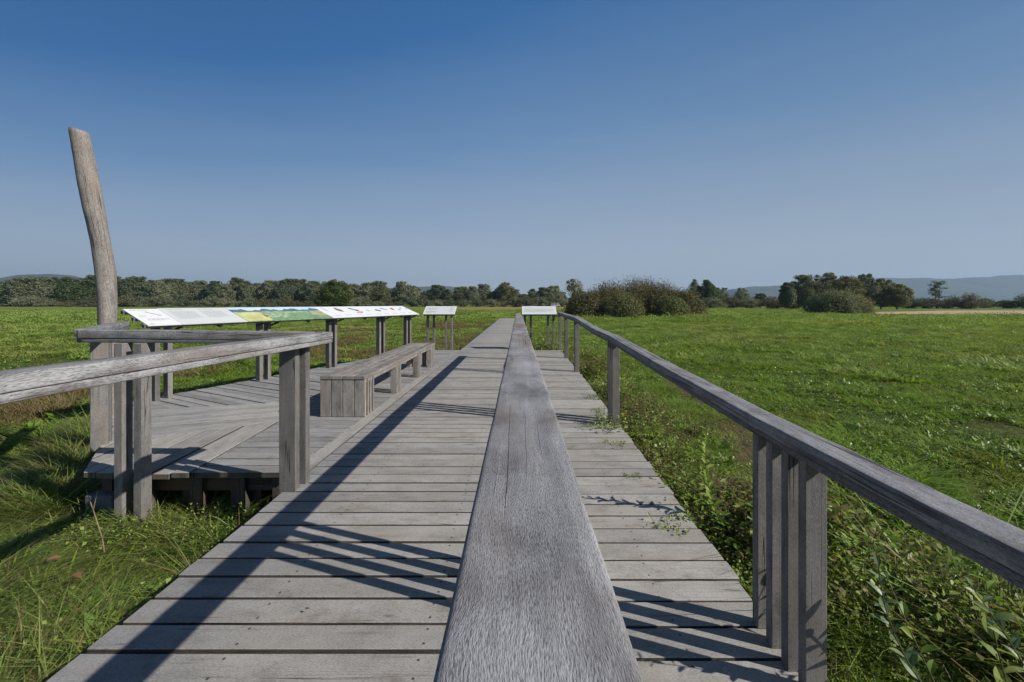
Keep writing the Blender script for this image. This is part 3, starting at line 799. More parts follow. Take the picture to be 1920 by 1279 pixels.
while px < 1095:
    Y = 250 + tr.uniform(-18, 30)
    kd = tr.choice('wwwwwwowwoowb' if px > 185 else 'wwwokwwwkob')
    h = py2h(topy(px) + tr.choice((-3, 0, 3, 7, 12)) + tr.uniform(-1.5, 1.5), Y)
    me = tr.choice(belt[kd]); s_ = h / 14.0
    place({'w': 'willow_tree', 'o': 'olive_tree', 'b': 'autumn_tree', 'k': 'dark_tree'}[kd], me, TP, (px2x(px, Y), Y, GZ), '%s %s' % (KW[kd], seg(px)), 'tree', '%ss %s' % (KW[kd], seg(px)), tr.random() * 6.28, (s_ * tr.uniform(1.0, 1.45), s_ * tr.uniform(1.0, 1.4), s_))
    px += tr.uniform(15, 26)
px = -240
while px < 1095:                         # a second row behind fills the gaps
    Y = 300 + tr.uniform(-10, 40); h = py2h(topy(px) + tr.uniform(3, 12), Y); me = tr.choice(belt[tr.choice('wwo')]); s_ = h / 14.0
    place('back_row_tree', me, TP, (px2x(px, Y), Y, GZ), 'tree behind gaps %s' % seg(px), 'tree', 'back row trees %s' % seg(px), tr.random() * 6.28, (s_ * 1.15, s_ * 1.15, s_))
    px += tr.uniform(24, 36)
px = -240
while px < 1090:
    Y = 225 + tr.uniform(-12, 12); kd = tr.choice('wwwb'); s_ = tr.uniform(.8, 1.7)
    place('belt_shrub', tr.choice(sb[kd]), SPARTS, (px2x(px, Y), Y, GZ), '%s low shrub %s' % ({'w': 'grey-green', 'b': 'brownish'}[kd], seg(px)), 'shrub', '%s shrubs %s' % ({'w': 'grey-green', 'b': 'brownish'}[kd], seg(px)), tr.random() * 6.28, (s_, s_, s_ * tr.uniform(.7, .95)))
    px += tr.uniform(16, 30)

# the single round green tree behind the long board
Y = 128; h = py2h(525, Y)
place('round_green_tree', crown_tree('roundgreen', 61, h, 5.6, .3, 46, 9000, .36, L_DRK), TP, (px2x(625, Y), Y, GZ), 'round dark green tree standing alone before the far belt, above the landscape panel', 'tree')
Y = 235; h = py2h(528, Y)
place('pale_round_tree', crown_tree('paleround', 62, h, 5.0, 1.0, 20, 4500, .45, L_OLI), TP, (px2x(948, Y), Y, GZ), 'pale rounded treetop rising above the far belt straight over the central handrail', 'tree')

# brown thicket on the right
Y = 57
th = [(1098, 546, 3.0, 2.6, L_THK, 'greyish brown shrub at the left end of the thicket', 54.5), (1140, 528, 4.3, 3.4, L_THK, 'tall brown shrub in the left half of the thicket', 57), (1188, 520, 4.8, 3.6, L_THK, 'tallest brown shrub at the middle of the thicket', 58),
      (1238, 528, 4.5, 3.4, L_THK, 'rust-brown shrub right of the middle of the thicket', 57), (1282, 545, 3.4, 2.7, L_THK, 'brown shrub sloping down at the right end of the thicket', 55.5), (1258, 560, 2.3, 2.2, L_TGR, 'small fresh green shrub in front of the right half of the thicket', 52), (1165, 552, 3.0, 2.8, L_OLI, 'low olive shrub in front of the left half of the thicket', 53)]
for i, (px, py, hh, rx_, mt, lab, Yb) in enumerate(th):
    h = py2h(py - 3, Yb)
    place('thicket_shrub', shrub('thicket%d' % i, 200 + i, h, rx_, 520, 84, .20, mt, .25, 1.5, .48, .007, .36), SPARTS, (px2x(px, Yb), Yb, GZ), lab, 'shrub', 'shrubs of the brown thicket')
place('bare_tree', shrub('baretree', 231, py2h(508, 60), 1.9, 120, 26, .15, L_BRN, .60, .40, .4, .02, .4), SPARTS, (px2x(1218, 60), 60, GZ), 'half bare reddish treetop sticking out above the brown thicket', 'tree')
place('wispy_tree', crown_tree('wispy', 232, py2h(518, 100), 2.4, 3.0, 12, 1300, .3, L_WIL), TP, (px2x(1078, 100), 100, GZ), 'thin wispy tree behind the left end of the brown thicket', 'tree')

# right of the thicket
def one(px, py, Y, rx_, mat, name, label, n=7000, leaf=.38, low=.6, clumps=50, seed=300, group=None):
    place(name, crown_tree(name + str(seed), seed, py2h(py, Y), rx_, low, clumps, n, leaf, mat), TP, (px2x(px, Y), Y, GZ), label, 'tree', group)
one(1327, 524, 170, 4.6, L_DRK, 'round_dark_tree', 'round dark green tree right of the brown thicket', 8000, .40, .5, 52, 301)
one(1301, 523, 185, 3.2, L_WIL, 'grey_tree', 'slim grey-green tree behind the round dark tree right of the thicket', 4200, .42, .8, 34, 302)
one(1352, 538, 190, 4.0, L_WIL, 'low_tree', 'low grey-green tree right of the round dark tree', 4200, .42, .5, 36, 303)
one(1389, 539, 210, 4.0, L_WIL, 'low_tree', 'low tree with a pointed top in front of the left blue hill', 4200, .42, .5, 36, 304)
one(1425, 550, 180, 3.5, L_DRK, 'low_tree', 'small dark tree in front of the left blue hill', 4200, .4, .3, 34, 305)
for i, (px, py, w_, Y) in enumerate(((1335, 556, 5.5, 150), (1370, 553, 5, 165), (1405, 556, 5, 160), (1450, 554, 6, 140), (1485, 554, 5, 130))):
    h = py2h(py, Y)
    place('meadow_edge_shrub', shrub('edgeshrub%d' % i, 320 + i, h, w_, 130, 40, .36, L_THK if i % 2 else L_WIL, .2, 1.45, .55, .02), SPARTS, (px2x(px, Y), Y, GZ), ['long grey shrub below the round dark tree right of the thicket', 'brownish shrub second from left below the blue hill', 'grey shrub below the middle of the left blue hill', 'brownish shrub touching the tree group left edge', 'grey shrub beside the dark round bush'][i], 'shrub', 'shrubs along the right meadow edge')
# tree group
for i, (px, py, rx_, mt, lab) in enumerate(((1478, 529, 2.3, L_WIL, 'slender separate tree at the left end of the right tree group'), (1508, 514, 4.6, L_WIL, 'tall grey-green tree at the left of the right tree group'), (1548, 510, 4.4, L_WIL, 'tallest grey-green tree in the middle of the right tree group'), (1580, 515, 4.6, L_OLI, 'olive tree right of the middle of the right tree group'), (1620, 513, 3.9, L_WIL, 'tall tree standing above the right shoulder of the dark bush'), (1652, 521, 3.8, L_OLI, 'olive tree second from right in the right tree group'), (1682, 532, 3.4, L_OLI, 'lowest tree at the right end of the right tree group'))):
    one(px, py, 118 + (i % 3) * 5, rx_, mt, 'group_tree', lab, 8500, .34, .6, 58, 340 + i, 'trees of the right tree group')
Y = 76
for i, (px, py, w_, lab) in enumerate(((1562, 543, 4.6, 'tall left half of the big dark bush in the right meadow'), (1603, 552, 3.7, 'lower right half of the big dark bush in the right meadow'))):
    place('dark_bush', shrub('darkbush%d' % i, 360 + i, py2h(py, Y), w_, 420, 80, .24, L_OLI if i else L_WIL, .3, 1.5, .5, .015, .3), SPARTS, (px2x(px, Y), Y + i, GZ), lab, 'bush', 'big dark bush')
# the layered tree in front of the hill
g = np.random.default_rng(77); Y = 150; H = py2h(526, Y); segs = []; C = []
for stem_x in (-.7, .9):
    segs.append((np.array([stem_x * .3, 0, -.2]), np.array([stem_x * 1.3, 0, H * .97]), .22, .05))
    for k in range(15):
        z = H * (.38 + .6 * k / 15); a = g.random() * 6.28; l_ = (2.6 - 1.5 * k / 15) * g.uniform(.6, 1.2)
        b = np.array([stem_x * (.3 + z / H), 0, z]); e = b + np.array([math.cos(a) * l_, math.sin(a) * l_, .15 * l_])
        segs.append((b, e, .06, .02)); n = 60; t = g.uniform(.35, 1.05, n)[:, None]
        C.append(b + (e - b) * t + g.normal(size=(n, 3)) * np.array([.38, .38, .2]))
C = np.concatenate(C); V, Fq = leaf_quads(C, unit(g.normal(size=C.shape) + np.array([0, 0, 1.0])), .34, .2)
cm = raw_mesh('layered_crown', V, Fq, g.random(len(Fq)), L_DRK); V, Fq = tubes(segs, 6); tm = raw_mesh('layered_trunk', V, Fq, np.zeros(len(Fq)), BARK)
place('layered_tree', (tm, cm), TP, (px2x(1757, Y), Y, GZ), 'single tree with tiered open branches standing in front of the right blue hill', 'tree')
for i, (px, py, w_, Y, mt, lab) in enumerate(((1705, 556, 6, 150, L_WIL, 'grey hedge shrub at the right foot of the tree group'), (1740, 556, 6, 148, L_THK, 'shrub below and left of the tiered tree'), (1775, 558, 5, 150, L_WIL, 'shrub below and right of the tiered tree'), (1812, 547, 6.2, 140, L_THK, 'tall brownish shrub between the tiered tree and the picture edge'), (1848, 558, 5, 165, L_WIL, 'small grey shrub near the right picture edge'), (1890, 562, 5.5, 150, L_DRK, 'low dark shrub at the right picture edge'), (1928, 546, 4.5, 145, L_DRK, 'dark bush cut by the right picture edge'), (1990, 550, 6, 150, L_WIL, 'shrub just outside the right picture edge'))):
    place('hedge_shrub', shrub('hedge%d' % i, 380 + i, py2h(py, Y), w_, 130, 40, .36, mt, .2, 1.45, .55, .02), SPARTS, (px2x(px, Y), Y, GZ), lab, 'shrub', 'shrubs behind the stubble strip')

# pale parked van half hidden at the tree belt
van = thing('parked_van', 'tiny pale van parked before the far trees just left of the brown thicket', 'van', (px2x(1041, 205), 205, GZ), .25)
VB = plain('pale_van_paint', (.30, .31, .33), .35, 0, .05); VG = plain('van_glass', (.03, .035, .045), .15); VT = plain('van_tyre', (.02, .02, .02), .9)
m = MB()
pf = [(-2.3, .35), (2.35, .35), (2.4, .95), (1.75, 1.15), (1.2, 1.95), (-2.2, 2.0), (-2.35, 1.7)]
a = [Vector((x, -.9, z)) for x, z in pf]; b = [Vector((x, .9, z)) for x, z in pf]
m.poly(a, pf); m.poly(b[::-1], pf)
for i in range(len(pf)):
    j = (i + 1) % len(pf); m.poly([a[j], a[i], b[i], b[j]], [(0, 0), (1, 0), (1, 1), (0, 1)])
m.build('body', VB, van, .06)
for x in (-1.6, .1):
    m = MB(); m.bar((x - .6, -.905, 1.5), (x + .75, -.905, 1.5), .02, .5); m.build('side_window', VG, van)
for x in (-1.5, 1.5):
    for yy in (-.8, .8):
        m = MB(); ring = lambda y_: [Vector((x + .34 * math.cos(q * math.pi / 8), y_, .34 + .34 * math.sin(q * math.pi / 8))) for q in range(16)]
        m.loft([ring(yy - .11), ring(yy + .11)], [0, .2], [.1 * q for q in range(17)]); m.build('wheel', VT, van)

# ------------------------------------------------------------------ ground, strip of stubble, hills, sky
def ground_mat():
    m, nt = newmat('meadow_ground'); T = NT(nt)
    g = T.n('ShaderNodeNewGeometry'); P = g.outputs['Position']
    big = T.noise(P, .06, 3.0); midn = T.noise(P, .5, 5.0, .65); fin = T.noise(P, 9.0, 5.0, .7); vf = T.noise(P, 45.0, 3.0, .7)
    sp = T.n('ShaderNodeSeparateXYZ'); T.l(P, sp.inputs[0])
    str_ = T.noise(T.comb(T.math('MULTIPLY', sp.outputs[0], .05), T.math('MULTIPLY', sp.outputs[1], .35), 0.0), 1.0, 5.0, .65)
    c = T.ramp(fin, [(.3, (.08, .115, .024)), (.5, (.14, .205, .042)), (.72, (.21, .285, .07))])
    c = T.mix(T.ramp(str_, [(.4, 0.0), (.66, .7)]), c, (.21, .23, .065))
    c = T.mix(T.ramp(big, [(.45, 0.0), (.65, .5)]), c, (.14, .205, .05))
    c = T.mix(T.ramp(midn, [(.58, 0.0), (.72, .75)]), c, (.13, .105, .055))
    # dry reed strip at the far left edge of the meadow
    dry = T.math('MULTIPLY', T.ramp(T.math('DIVIDE', sp.outputs[1], 300.0), [(.36, 0.0), (.46, 1.0), (.66, .9), (.8, .3)]), T.ramp(T.math('ADD', T.math('DIVIDE', sp.outputs[0], 400.0), .5), [(.40, 0.0), (.47, 1.0), (.60, 1.0), (.63, 0.0)]))
    c = T.mix(T.math('MULTIPLY', dry, .9), c, (.30, .22, .09))
    lx = T.math('MULTIPLY', T.math('LESS_THAN', sp.outputs[0], -1.7), T.math('LESS_THAN', T.math('ABSOLUTE', T.math('SUBTRACT', sp.outputs[1], 26.0)), 20.0))
    lb = T.noise(T.comb(T.math('MULTIPLY', sp.outputs[0], .12), T.math('MULTIPLY', sp.outputs[1], .30), 4.0), 1.0, 4.0, .6)
    c = T.mix(T.math('MULTIPLY', lx, T.ramp(lb, [(.44, 0.0), (.6, .8)])), c, (.19, .125, .065))
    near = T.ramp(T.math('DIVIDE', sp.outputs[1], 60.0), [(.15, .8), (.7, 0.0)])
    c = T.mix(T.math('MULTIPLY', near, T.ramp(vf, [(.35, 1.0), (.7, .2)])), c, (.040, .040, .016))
    # bare soil under the boardwalk, coloured near black so the plank gaps read shaded
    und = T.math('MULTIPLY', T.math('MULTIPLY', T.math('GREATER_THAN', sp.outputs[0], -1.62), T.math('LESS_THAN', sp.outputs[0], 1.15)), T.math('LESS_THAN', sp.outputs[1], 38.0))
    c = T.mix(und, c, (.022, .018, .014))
    sx = T.math('ABSOLUTE', T.math('SUBTRACT', sp.outputs[0], T.math('ADD', 2.0, T.math('MULTIPLY', sp.outputs[1], .17))))
    sx = T.math('ADD', T.math('DIVIDE', sx, 1.6), T.math('MULTIPLY', T.math('SUBTRACT', midn, .5), 1.2))
    soil = T.math('MULTIPLY', T.ramp(sx, [(.18, 1.0), (.38, 0.0)]), T.math('LESS_THAN', T.math('ABSOLUTE', T.math('SUBTRACT', sp.outputs[1], 7.0)), 5.0))
    c = T.mix(T.math('MULTIPLY', soil, .85), c, (.135, .092, .058))
    b = T.n('ShaderNodeBump', i_Strength=1.0, i_Distance=.12); T.l(T.math('ADD', fin, T.math('MULTIPLY', midn, .8)), b.inputs['Height'])
    p = T.n('ShaderNodeBsdfPrincipled', i_Roughness=.95); p.inputs['Specular IOR Level'].default_value = .1
    T.l(c, p.inputs['Base Color']); T.l(b.outputs[0], p.inputs['Normal'])
    o = T.n('ShaderNodeOutputMaterial'); T.l(p.outputs[0], o.inputs[0]); return m
GM = ground_mat()
xs = np.concatenate([[-5600, -1500, -500, -150, -60], np.arange(-36, 36.1, .5), [60, 150, 500, 1500, 6200]])
ys = np.concatenate([[-1500, -300, -60, -12], np.arange(-4, 44.1, .5), [60, 90, 150, 300, 700, 2000, 5600]])
X, Yg = np.meshgrid(xs, ys); Z = np.full_like(X, GZ)
for i in range(X.shape[0]):
    for j in range(X.shape[1]):
        if abs(X[i, j]) < 36 and -4 < Yg[i, j] < 44:
            Z[i, j] += .05 * mnoise.noise(Vector((X[i, j] * .45, Yg[i, j] * .45, 0))) + .03 * mnoise.noise(Vector((X[i, j] * 1.3, Yg[i, j] * 1.3, 5)))
n1 = len(xs); idx = np.arange(X.size).reshape(X.shape)
Fg = np.stack([idx[:-1, :-1], idx[:-1, 1:], idx[1:, 1:], idx[1:, :-1]], -1).reshape(-1, 4)
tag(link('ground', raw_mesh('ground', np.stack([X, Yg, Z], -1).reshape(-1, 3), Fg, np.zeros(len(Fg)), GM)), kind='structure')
SM = plain('stubble', (.46, .31, .20), .95, 0, .2, .6, .3)
pts = [(58, 69), (80, 67.5), (150, 67), (260, 68), (260, 104), (150, 106), (105, 104), (70, 84)]
m = MB(); m.poly([(x, y_, GZ + .03) for x, y_ in pts], pts); tag(m.build('stubble_field', SM), kind='structure')

HM, nt = newmat('wooded_hill'); T = NT(nt)
g_ = T.n('ShaderNodeNewGeometry'); nz = T.noise(g_.outputs['Position'], .012, 6.0, .7); cc = T.ramp(nz, [(.35, (.028, .04, .02)), (.65, (.075, .085, .04))])
p = T.n('ShaderNodeBsdfPrincipled', i_Roughness=.95); T.l(cc, p.inputs['Base Color']); bb = T.n('ShaderNodeBump', i_Strength=1.0, i_Distance=12.0); T.l(nz, bb.inputs['Height']); T.l(bb.outputs[0], p.inputs['Normal'])
o = T.n('ShaderNodeOutputMaterial'); T.l(p.outputs[0], o.inputs[0])
def hill(name, Y, prof_, depth):
    """a wooded ridge with its skyline at distance Y"""
    pxs = np.linspace(prof_[0][0], prof_[-1][0], 160); V = []
    tp = np.interp(pxs, [q[0] for q in prof_], [q[1] for q in prof_])
    rows = 18
    for r_ in range(rows):
        f = r_ / (rows - 1); yy = Y - depth * .5 + depth * f
        e = math.sin(math.pi * f) ** .8
        for pxx, ty in zip(pxs, tp):
            h = max(0.0, (569 - ty) / 800 * Y + 1.35 - GZ)
            x = px2x(pxx, Y); w = mnoise.fractal(Vector((x * .004, yy * .004, 1)), 1.0, 2.0, 4)
            V.append((x, yy, GZ - 6 + (h + 6) * e + (w * 9 * (h / 120) if .2 < f < .8 and h > 5 else 0) + mnoise.noise(Vector((x * .05, yy * .05, 3))) * 3.0 * e))
    n = len(pxs); ix = np.arange(n * rows).reshape(rows, n)
    Fh = np.stack([ix[:-1, :-1], ix[:-1, 1:], ix[1:, 1:], ix[1:, :-1]], -1).reshape(-1, 4)
    me = raw_mesh(name, V, Fh, np.zeros(len(Fh)), HM); me.polygons.foreach_set('use_smooth', np.ones(len(Fh), dtype=bool))
    return tag(link(name, me), kind='structure')
hill('hills', 3700, [(1340, 569), (1373, 543), (1413, 537), (1467, 535), (1560, 531), (1620, 523), (1680, 521.5), (1730, 522.5), (1782, 524.5), (1812, 523), (1855, 519.5), (1875, 516), (1918, 518), (1990, 520), (2080, 530), (2200, 560)], 1200)
hill('hills', 2600, [(-140, 560), (-40, 532), (20, 522), (55, 516), (90, 514.5), (120, 516), (150, 520.5), (230, 532), (330, 560)], 700)
hill('hills', 3900, [(600, 569), (680, 548), (735, 540), (800, 538), (840, 537.5), (880, 541), (960, 560), (1010, 569)], 900)

# ------------------------------------------------------------------ scattered ground cover
def scatter(name, pts, rots, scl, idx, sources, label, cat):
    me = bpy.data.meshes.new(name); P = np.asarray(pts, np.float32)
    me.vertices.add(len(P)); me.vertices.foreach_set('co', P.ravel())
    a = me.attributes.new('rot', 'FLOAT_VECTOR', 'POINT'); a.data.foreach_set('vector', np.asarray(rots, np.float32).ravel())
    a = me.attributes.new('scl', 'FLOAT', 'POINT'); a.data.foreach_set('value', np.asarray(scl, np.float32))
    a = me.attributes.new('pick', 'INT', 'POINT'); a.data.foreach_set('value', np.asarray(idx, np.int32))
    o = link(name, me); tag(o, label, cat, kind='stuff')
    ng = bpy.data.node_groups.new(name, 'GeometryNodeTree')
    ng.interface.new_socket('Geometry', in_out='INPUT', socket_type='NodeSocketGeometry'); ng.interface.new_socket('Geometry', in_out='OUTPUT', socket_type='NodeSocketGeometry')
    N = ng.nodes; Lk = ng.links.new
    gi = N.new('NodeGroupInput'); go = N.new('NodeGroupOutput'); jn = N.new('GeometryNodeJoinGeometry')
    def attr(nm, ty):
        q = N.new('GeometryNodeInputNamedAttribute'); q.data_type = ty; q.inputs['Name'].default_value = nm; return q.outputs['Attribute']
    for k, src in enumerate(sources):
        ob = bpy.data.objects.new(src.name, src)
        oi = N.new('GeometryNodeObjectInfo'); oi.inputs['Object'].default_value = ob; oi.inputs['As Instance'].default_value = False
        cp = N.new('FunctionNodeCompare'); cp.data_type = 'INT'; cp.operation = 'EQUAL'; Lk(attr('pick', 'INT'), cp.inputs[2]); cp.inputs[3].default_value = k
        ip = N.new('GeometryNodeInstanceOnPoints'); Lk(gi.outputs[0], ip.inputs['Points']); Lk(cp.outputs[0], ip.inputs['Selection']); Lk(oi.outputs['Geometry'], ip.inputs['Instance'])
        er = N.new('FunctionNodeEulerToRotation'); Lk(attr('rot', 'FLOAT_VECTOR'), er.inputs[0]); Lk(er.outputs[0], ip.inputs['Rotation'])
        cb = N.new('ShaderNodeCombineXYZ'); sa = attr('scl', 'FLOAT')
        for i in range(3): Lk(sa, cb.inputs[i])
        Lk(cb.outputs[0], ip.inputs['Scale']); Lk(ip.outputs[0], jn.inputs[0])
    Lk(jn.outputs[0], go.inputs[0])
    md = o.modifiers.new('scatter', 'NODES'); md.node_group = ng
    return o

def tuft(name, seed, n, rad, hmin, hmax, width, droop, mat, lean=.5):
    """n bent blades of three quads over a disc"""
    g = np.random.default_rng(seed); a = g.random(n) * 6.283; q = np.sqrt(g.random(n)) * rad
    b = np.stack([np.cos(a) * q, np.sin(a) * q, np.full(n, -.02)], 1)
    h = g.uniform(hmin, hmax, n)[:, None]; da = a + g.normal(size=n) * 1.2; ln = np.abs(g.normal(size=n))[:, None] * lean
    d = np.stack([np.cos(da), np.sin(da), np.zeros(n)], 1); s_ = np.stack([-np.sin(da), np.cos(da), np.zeros(n)], 1)
    tw = g.uniform(-.8, .8, n)[:, None]; s_ = unit(s_ + d * tw)
    V = []
    for f, wf in ((0, .8), (.4, 1.0), (.75, .7), (1.0, .06)):
        c = b + d * h * (ln * f + droop * f * f) + np.array([0, 0, 1.0]) * h * (f - .45 * droop * f * f)
        V += [c - s_ * width * .5 * wf * (.7 + g.random((n, 1)) * .6), c + s_ * width * .5 * wf]
    V = np.stack(V, 1).reshape(-1, 3); base = (np.arange(n) * 8)[:, None]
    Fq = np.concatenate([base + np.array([[2 * k, 2 * k + 1, 2 * k + 3, 2 * k + 2]]) for k in range(3)], 0)
    r_ = np.tile(g.random(n), 3)
    return raw_mesh(name, V, Fq, r_, mat)

def leafy(name, seed, n, rad, h, leaf, mat, aspect=.55, stems=10, smat=None, dome=.6):
    """a low leafy clump: stems with leaves over a dome"""
    g = np.random.default_rng(seed); global nr; keep = nr; nr = g
    segs = []; C = []; D = []
    for k in range(stems):
        a = g.random() * 6.283; q = math.sqrt(g.random()) * rad; hh = h * g.uniform(.55, 1.1) * (1 - dome * (q / rad) ** 2)
        b = np.array([math.cos(a) * q * .7, math.sin(a) * q * .7, -.03]); e = np.array([math.cos(a) * q * 1.15, math.sin(a) * q * 1.15, hh]) + g.normal(size=3) * min(.05, h * .3)
        segs.append((b, e, min(.0035, leaf * .07), .001)); m_ = n // stems; t = g.uniform(.25, 1.02, m_)
        off = g.normal(size=(m_, 3)) * np.array([1, 1, .35]) * leaf * .8
        C.append(b + (e - b) * t[:, None] + off); D.append(off * np.array([1, 1, .3]) + np.array([0, 0, -.01]))
    C = np.concatenate(C); D = np.concatenate(D); N = unit(g.normal(size=C.shape) * .45 + np.array([0, 0, 1.0]))
    V, Fq = leaf_quads(C, N, leaf * g.uniform(.6, 1.3, len(C)), leaf * aspect * g.uniform(.7, 1.2, len(C)), D)
    r_ = g.random(len(Fq)); V2, F2 = tubes(segs, 3)
    nr = keep
    return raw_mesh(name, np.concatenate([V, V2]), np.concatenate([Fq, F2 + len(V)]), np.concatenate([r_, np.zeros(len(F2))]), [mat, smat or STEM], np.concatenate([np.zeros(len(Fq)), np.ones(len(F2))]))

def rosette(name, seed, n, leaf, mat):
    g = np.random.default_rng(seed); a = np.arange(n) * 2.4 + g.random(n); l_ = leaf * g.uniform(.6, 1.2, n)
    el = g.uniform(.15, .8, n); D = np.stack([np.cos(a) * np.cos(el), np.sin(a) * np.cos(el), np.sin(el)], 1)
    N = unit(np.stack([-np.cos(a) * np.sin(el), -np.sin(a) * np.sin(el), np.cos(el)], 1) + g.normal(size=(n, 3)) * .2)
    V, Fq = leaf_quads(D * l_[:, None] * .55, N, l_, l_ * .38, D)
    return raw_mesh(name, V, Fq, g.random(n), mat)

STEM = plain('plant_stem', (.10, .085, .045), .8, 0, .3)
DRYS = plain('dry_stem', (.26, .19, .115), .85, 0, .3)
G_MEA = leafmat('meadow_grass_blade', (.135, .24, .026), (.215, .335, .04), (.31, .42, .075), .38, .5, .25, .6, (.25, .27, .07), .35)
G_FAR = leafmat('far_grass_blade', (.16, .245, .045), (.235, .335, .066), (.31, .385, .10), .35, .55, .2, .7, (.31, .34, .10), .12)
G_LNG = leafmat('long_grass_blade', (.05, .125, .018), (.155, .275, .038), (.38, .42, .15), .36, .40, .4, .12, (.24, .25, .075), 2.4)
G_DRY = leafmat('dry_grass_blade', (.14, .105, .045), (.20, .15, .07), (.27, .21, .11), .3, .7, .2, .3)
L_ROS = leafmat('rosette_leaf', (.11, .21, .03), (.18, .295, .045), (.27, .37, .085), .3, .40, .4, .4)
L_NET = leafmat('undergrowth_leaf', (.09, .17, .022), (.22, .32, .05), (.40, .46, .13), .34, .42, .35, .4)
L_YEL = leafmat('yellowing_leaf', (.12, .12, .028), (.20, .19, .06), (.29, .25, .11), .32, .5, .3, .3)
L_DED = leafmat('dead_leaf', (.07, .045, .026), (.13, .085, .05), (.22, .155, .09), .2, .8, .15, .4)
L_LEAF = leafmat('fallen_leaf_brown', (.16, .075, .04), (.22, .11, .06), (.28, .15, .08), .15, .6, .3, .3)
L_SHO = leafmat('shoot_leaf', (.09, .145, .06), (.13, .195, .085), (.19, .25, .10), .28, .42, .45, .2)

ar = np.random.default_rng(21)
plat_poly = [(-1.6, 3.3), (-1.6, 12.5), (-3.05, 12.5), (-5.5, 5.86), (-3.55, 3.3)]
def in_poly(x, y_, poly):
    ins = np.zeros(len(x), bool)
    for i in range(len(poly)):
        (x0, y0), (x1, y1) = poly[i], poly[(i + 1) % len(poly)]
        c = ((y0 > y_) != (y1 > y_)) & (x < (x1 - x0) * (y_ - y0) / (y1 - y0 + 1e-12) + x0); ins ^= c
    return ins
def field(n, r0, r1, amax=55):
    r = ar.uniform(r0, r1, n); a = np.radians(ar.uniform(-amax, amax, n)); x = np.sin(a) * r; y_ = np.cos(a) * r
    bad = ((x > -1.78) & (x < 1.32) & (y_ < 12.6)) | ((x > -1.78) & (x < .12) & (y_ < 39)) | in_poly(x, y_, plat_poly)
    bad |= (x > 57) & (y_ > 65.5) & (y_ < 106)
    return np.stack([x, y_, np.full(len(x), GZ)], 1)[~bad]
def patchy(P, f, lo, seed=0.0):
    """thin out where a noise field is low, so bare patches show"""
    v = np.array([mnoise.noise(Vector((p[0] * f + seed, p[1] * f, 3.3))) for p in P]); return P[v > lo]
def ground_z(P):
    for p in P: p[2] = GZ + .05 * mnoise.noise(Vector((p[0] * .45, p[1] * .45, 0))) + .03 * mnoise.noise(Vector((p[0] * 1.3, p[1] * 1.3, 5)))
    return P
def go(name, P, sources, s0, s1, label, cat, weights=None, tilt=.12, hump=0.0):
    n = len(P); rot = np.stack([ar.normal(size=n) * tilt, ar.normal(size=n) * tilt, ar.random(n) * 6.283], 1)
    idx = ar.choice(len(sources), n, p=weights); sc_ = ar.uniform(s0, s1, n)
    if hump: sc_ = sc_ * np.array([.50 + 1.05 * min(1, max(0, .5 + .9 * mnoise.noise(Vector((p[0] * hump, p[1] * hump, 8.8))) + .5 * mnoise.noise(Vector((p[0] * hump * 2.7, p[1] * hump * 2.7, 2.2))))) for p in P])
    return scatter(name, P, rot, sc_, idx, sources, label, cat)

def off_dry(P):
    v = np.array([mnoise.noise(Vector((p[0] * .28 + 50.0, p[1] * .28, 3.3))) for p in P]); k = (v > -.06) & (P[:, 0] < -1.7) & (P[:, 0] > -13) & (P[:, 1] > 6) & (P[:, 1] < 40) & (ar.random(len(P)) < .82)
    return P[~k]
def off_soil(P):
    d = np.abs(P[:, 0] - (2.0 + .17 * P[:, 1])); k = (d < .42) & (np.abs(P[:, 1] - 7) < 4.6) & (ar.random(len(P)) < .8)
    return P[~k]
near = off_dry(off_soil(ground_z(patchy(patchy(field(46000, 1.6, 17), 2.4, -.30, 31.0), .7, -.34))))
go('meadow_grass', near, [tuft('grass_a', 1, 44, .12, .03, .085, .006, .8, G_MEA, .8), tuft('grass_b', 2, 44, .12, .02, .065, .008, .9, G_MEA, 1.0), tuft('grass_c', 3, 30, .09, .04, .11, .005, .7, G_MEA, .7), tuft('grass_d', 4, 22, .12, .04, .09, .005, .6, G_DRY)], .8, 1.7, 'short green meadow grass around the boardwalk', 'grass', [.38, .38, .19, .05], hump=1.1)
midp = off_dry(patchy(patchy(field(42000, 13, 48), 1.1, -.35, 77.0), .35, -.42, 9.0))
go('meadow_grass', midp, [tuft('grass_e', 5, 80, .34, .04, .11, .014, .8, G_FAR, .8), tuft('grass_f', 6, 80, .32, .03, .085, .018, .9, G_FAR, 1.0), tuft('grass_g', 7, 50, .34, .05, .11, .014, .5, G_DRY)], .8, 1.6, 'green meadow grass in the middle distance', 'grass', [.48, .48, .04], hump=.45)
farp = patchy(field(20000, 42, 150, 54), .16, -.34, 4.0); farp = farp[~((farp[:, 1] > 108) & (farp[:, 0] > -40) & (farp[:, 0] < 20))]
go('meadow_grass', farp, [tuft('grass_h', 8, 110, 1.25, .05, .14, .045, .6, G_FAR), tuft('grass_i', 9, 100, 1.1, .04, .11, .05, .8, G_FAR)], .8, 1.4, 'smooth green meadow grass toward the tree belt', 'grass', hump=.15)
n = 12000; P = np.stack([ar.uniform(-13, -1.75, n), 5.5 + ar.random(n) ** 1.4 * 34, np.full(n, GZ)], 1); P = patchy(P, .28, -.06, 50.0); P = P[~in_poly(P[:, 0], P[:, 1], plat_poly)]
go('dry_grass', P, [tuft('dry_a', 71, 44, .28, .06, .20, .009, .5, G_DRY), tuft('dry_b', 72, 40, .25, .06, .16, .009, .6, G_DRY)], .7, 1.3, 'patches of brown dry grass in the meadow behind the platform', 'grass')
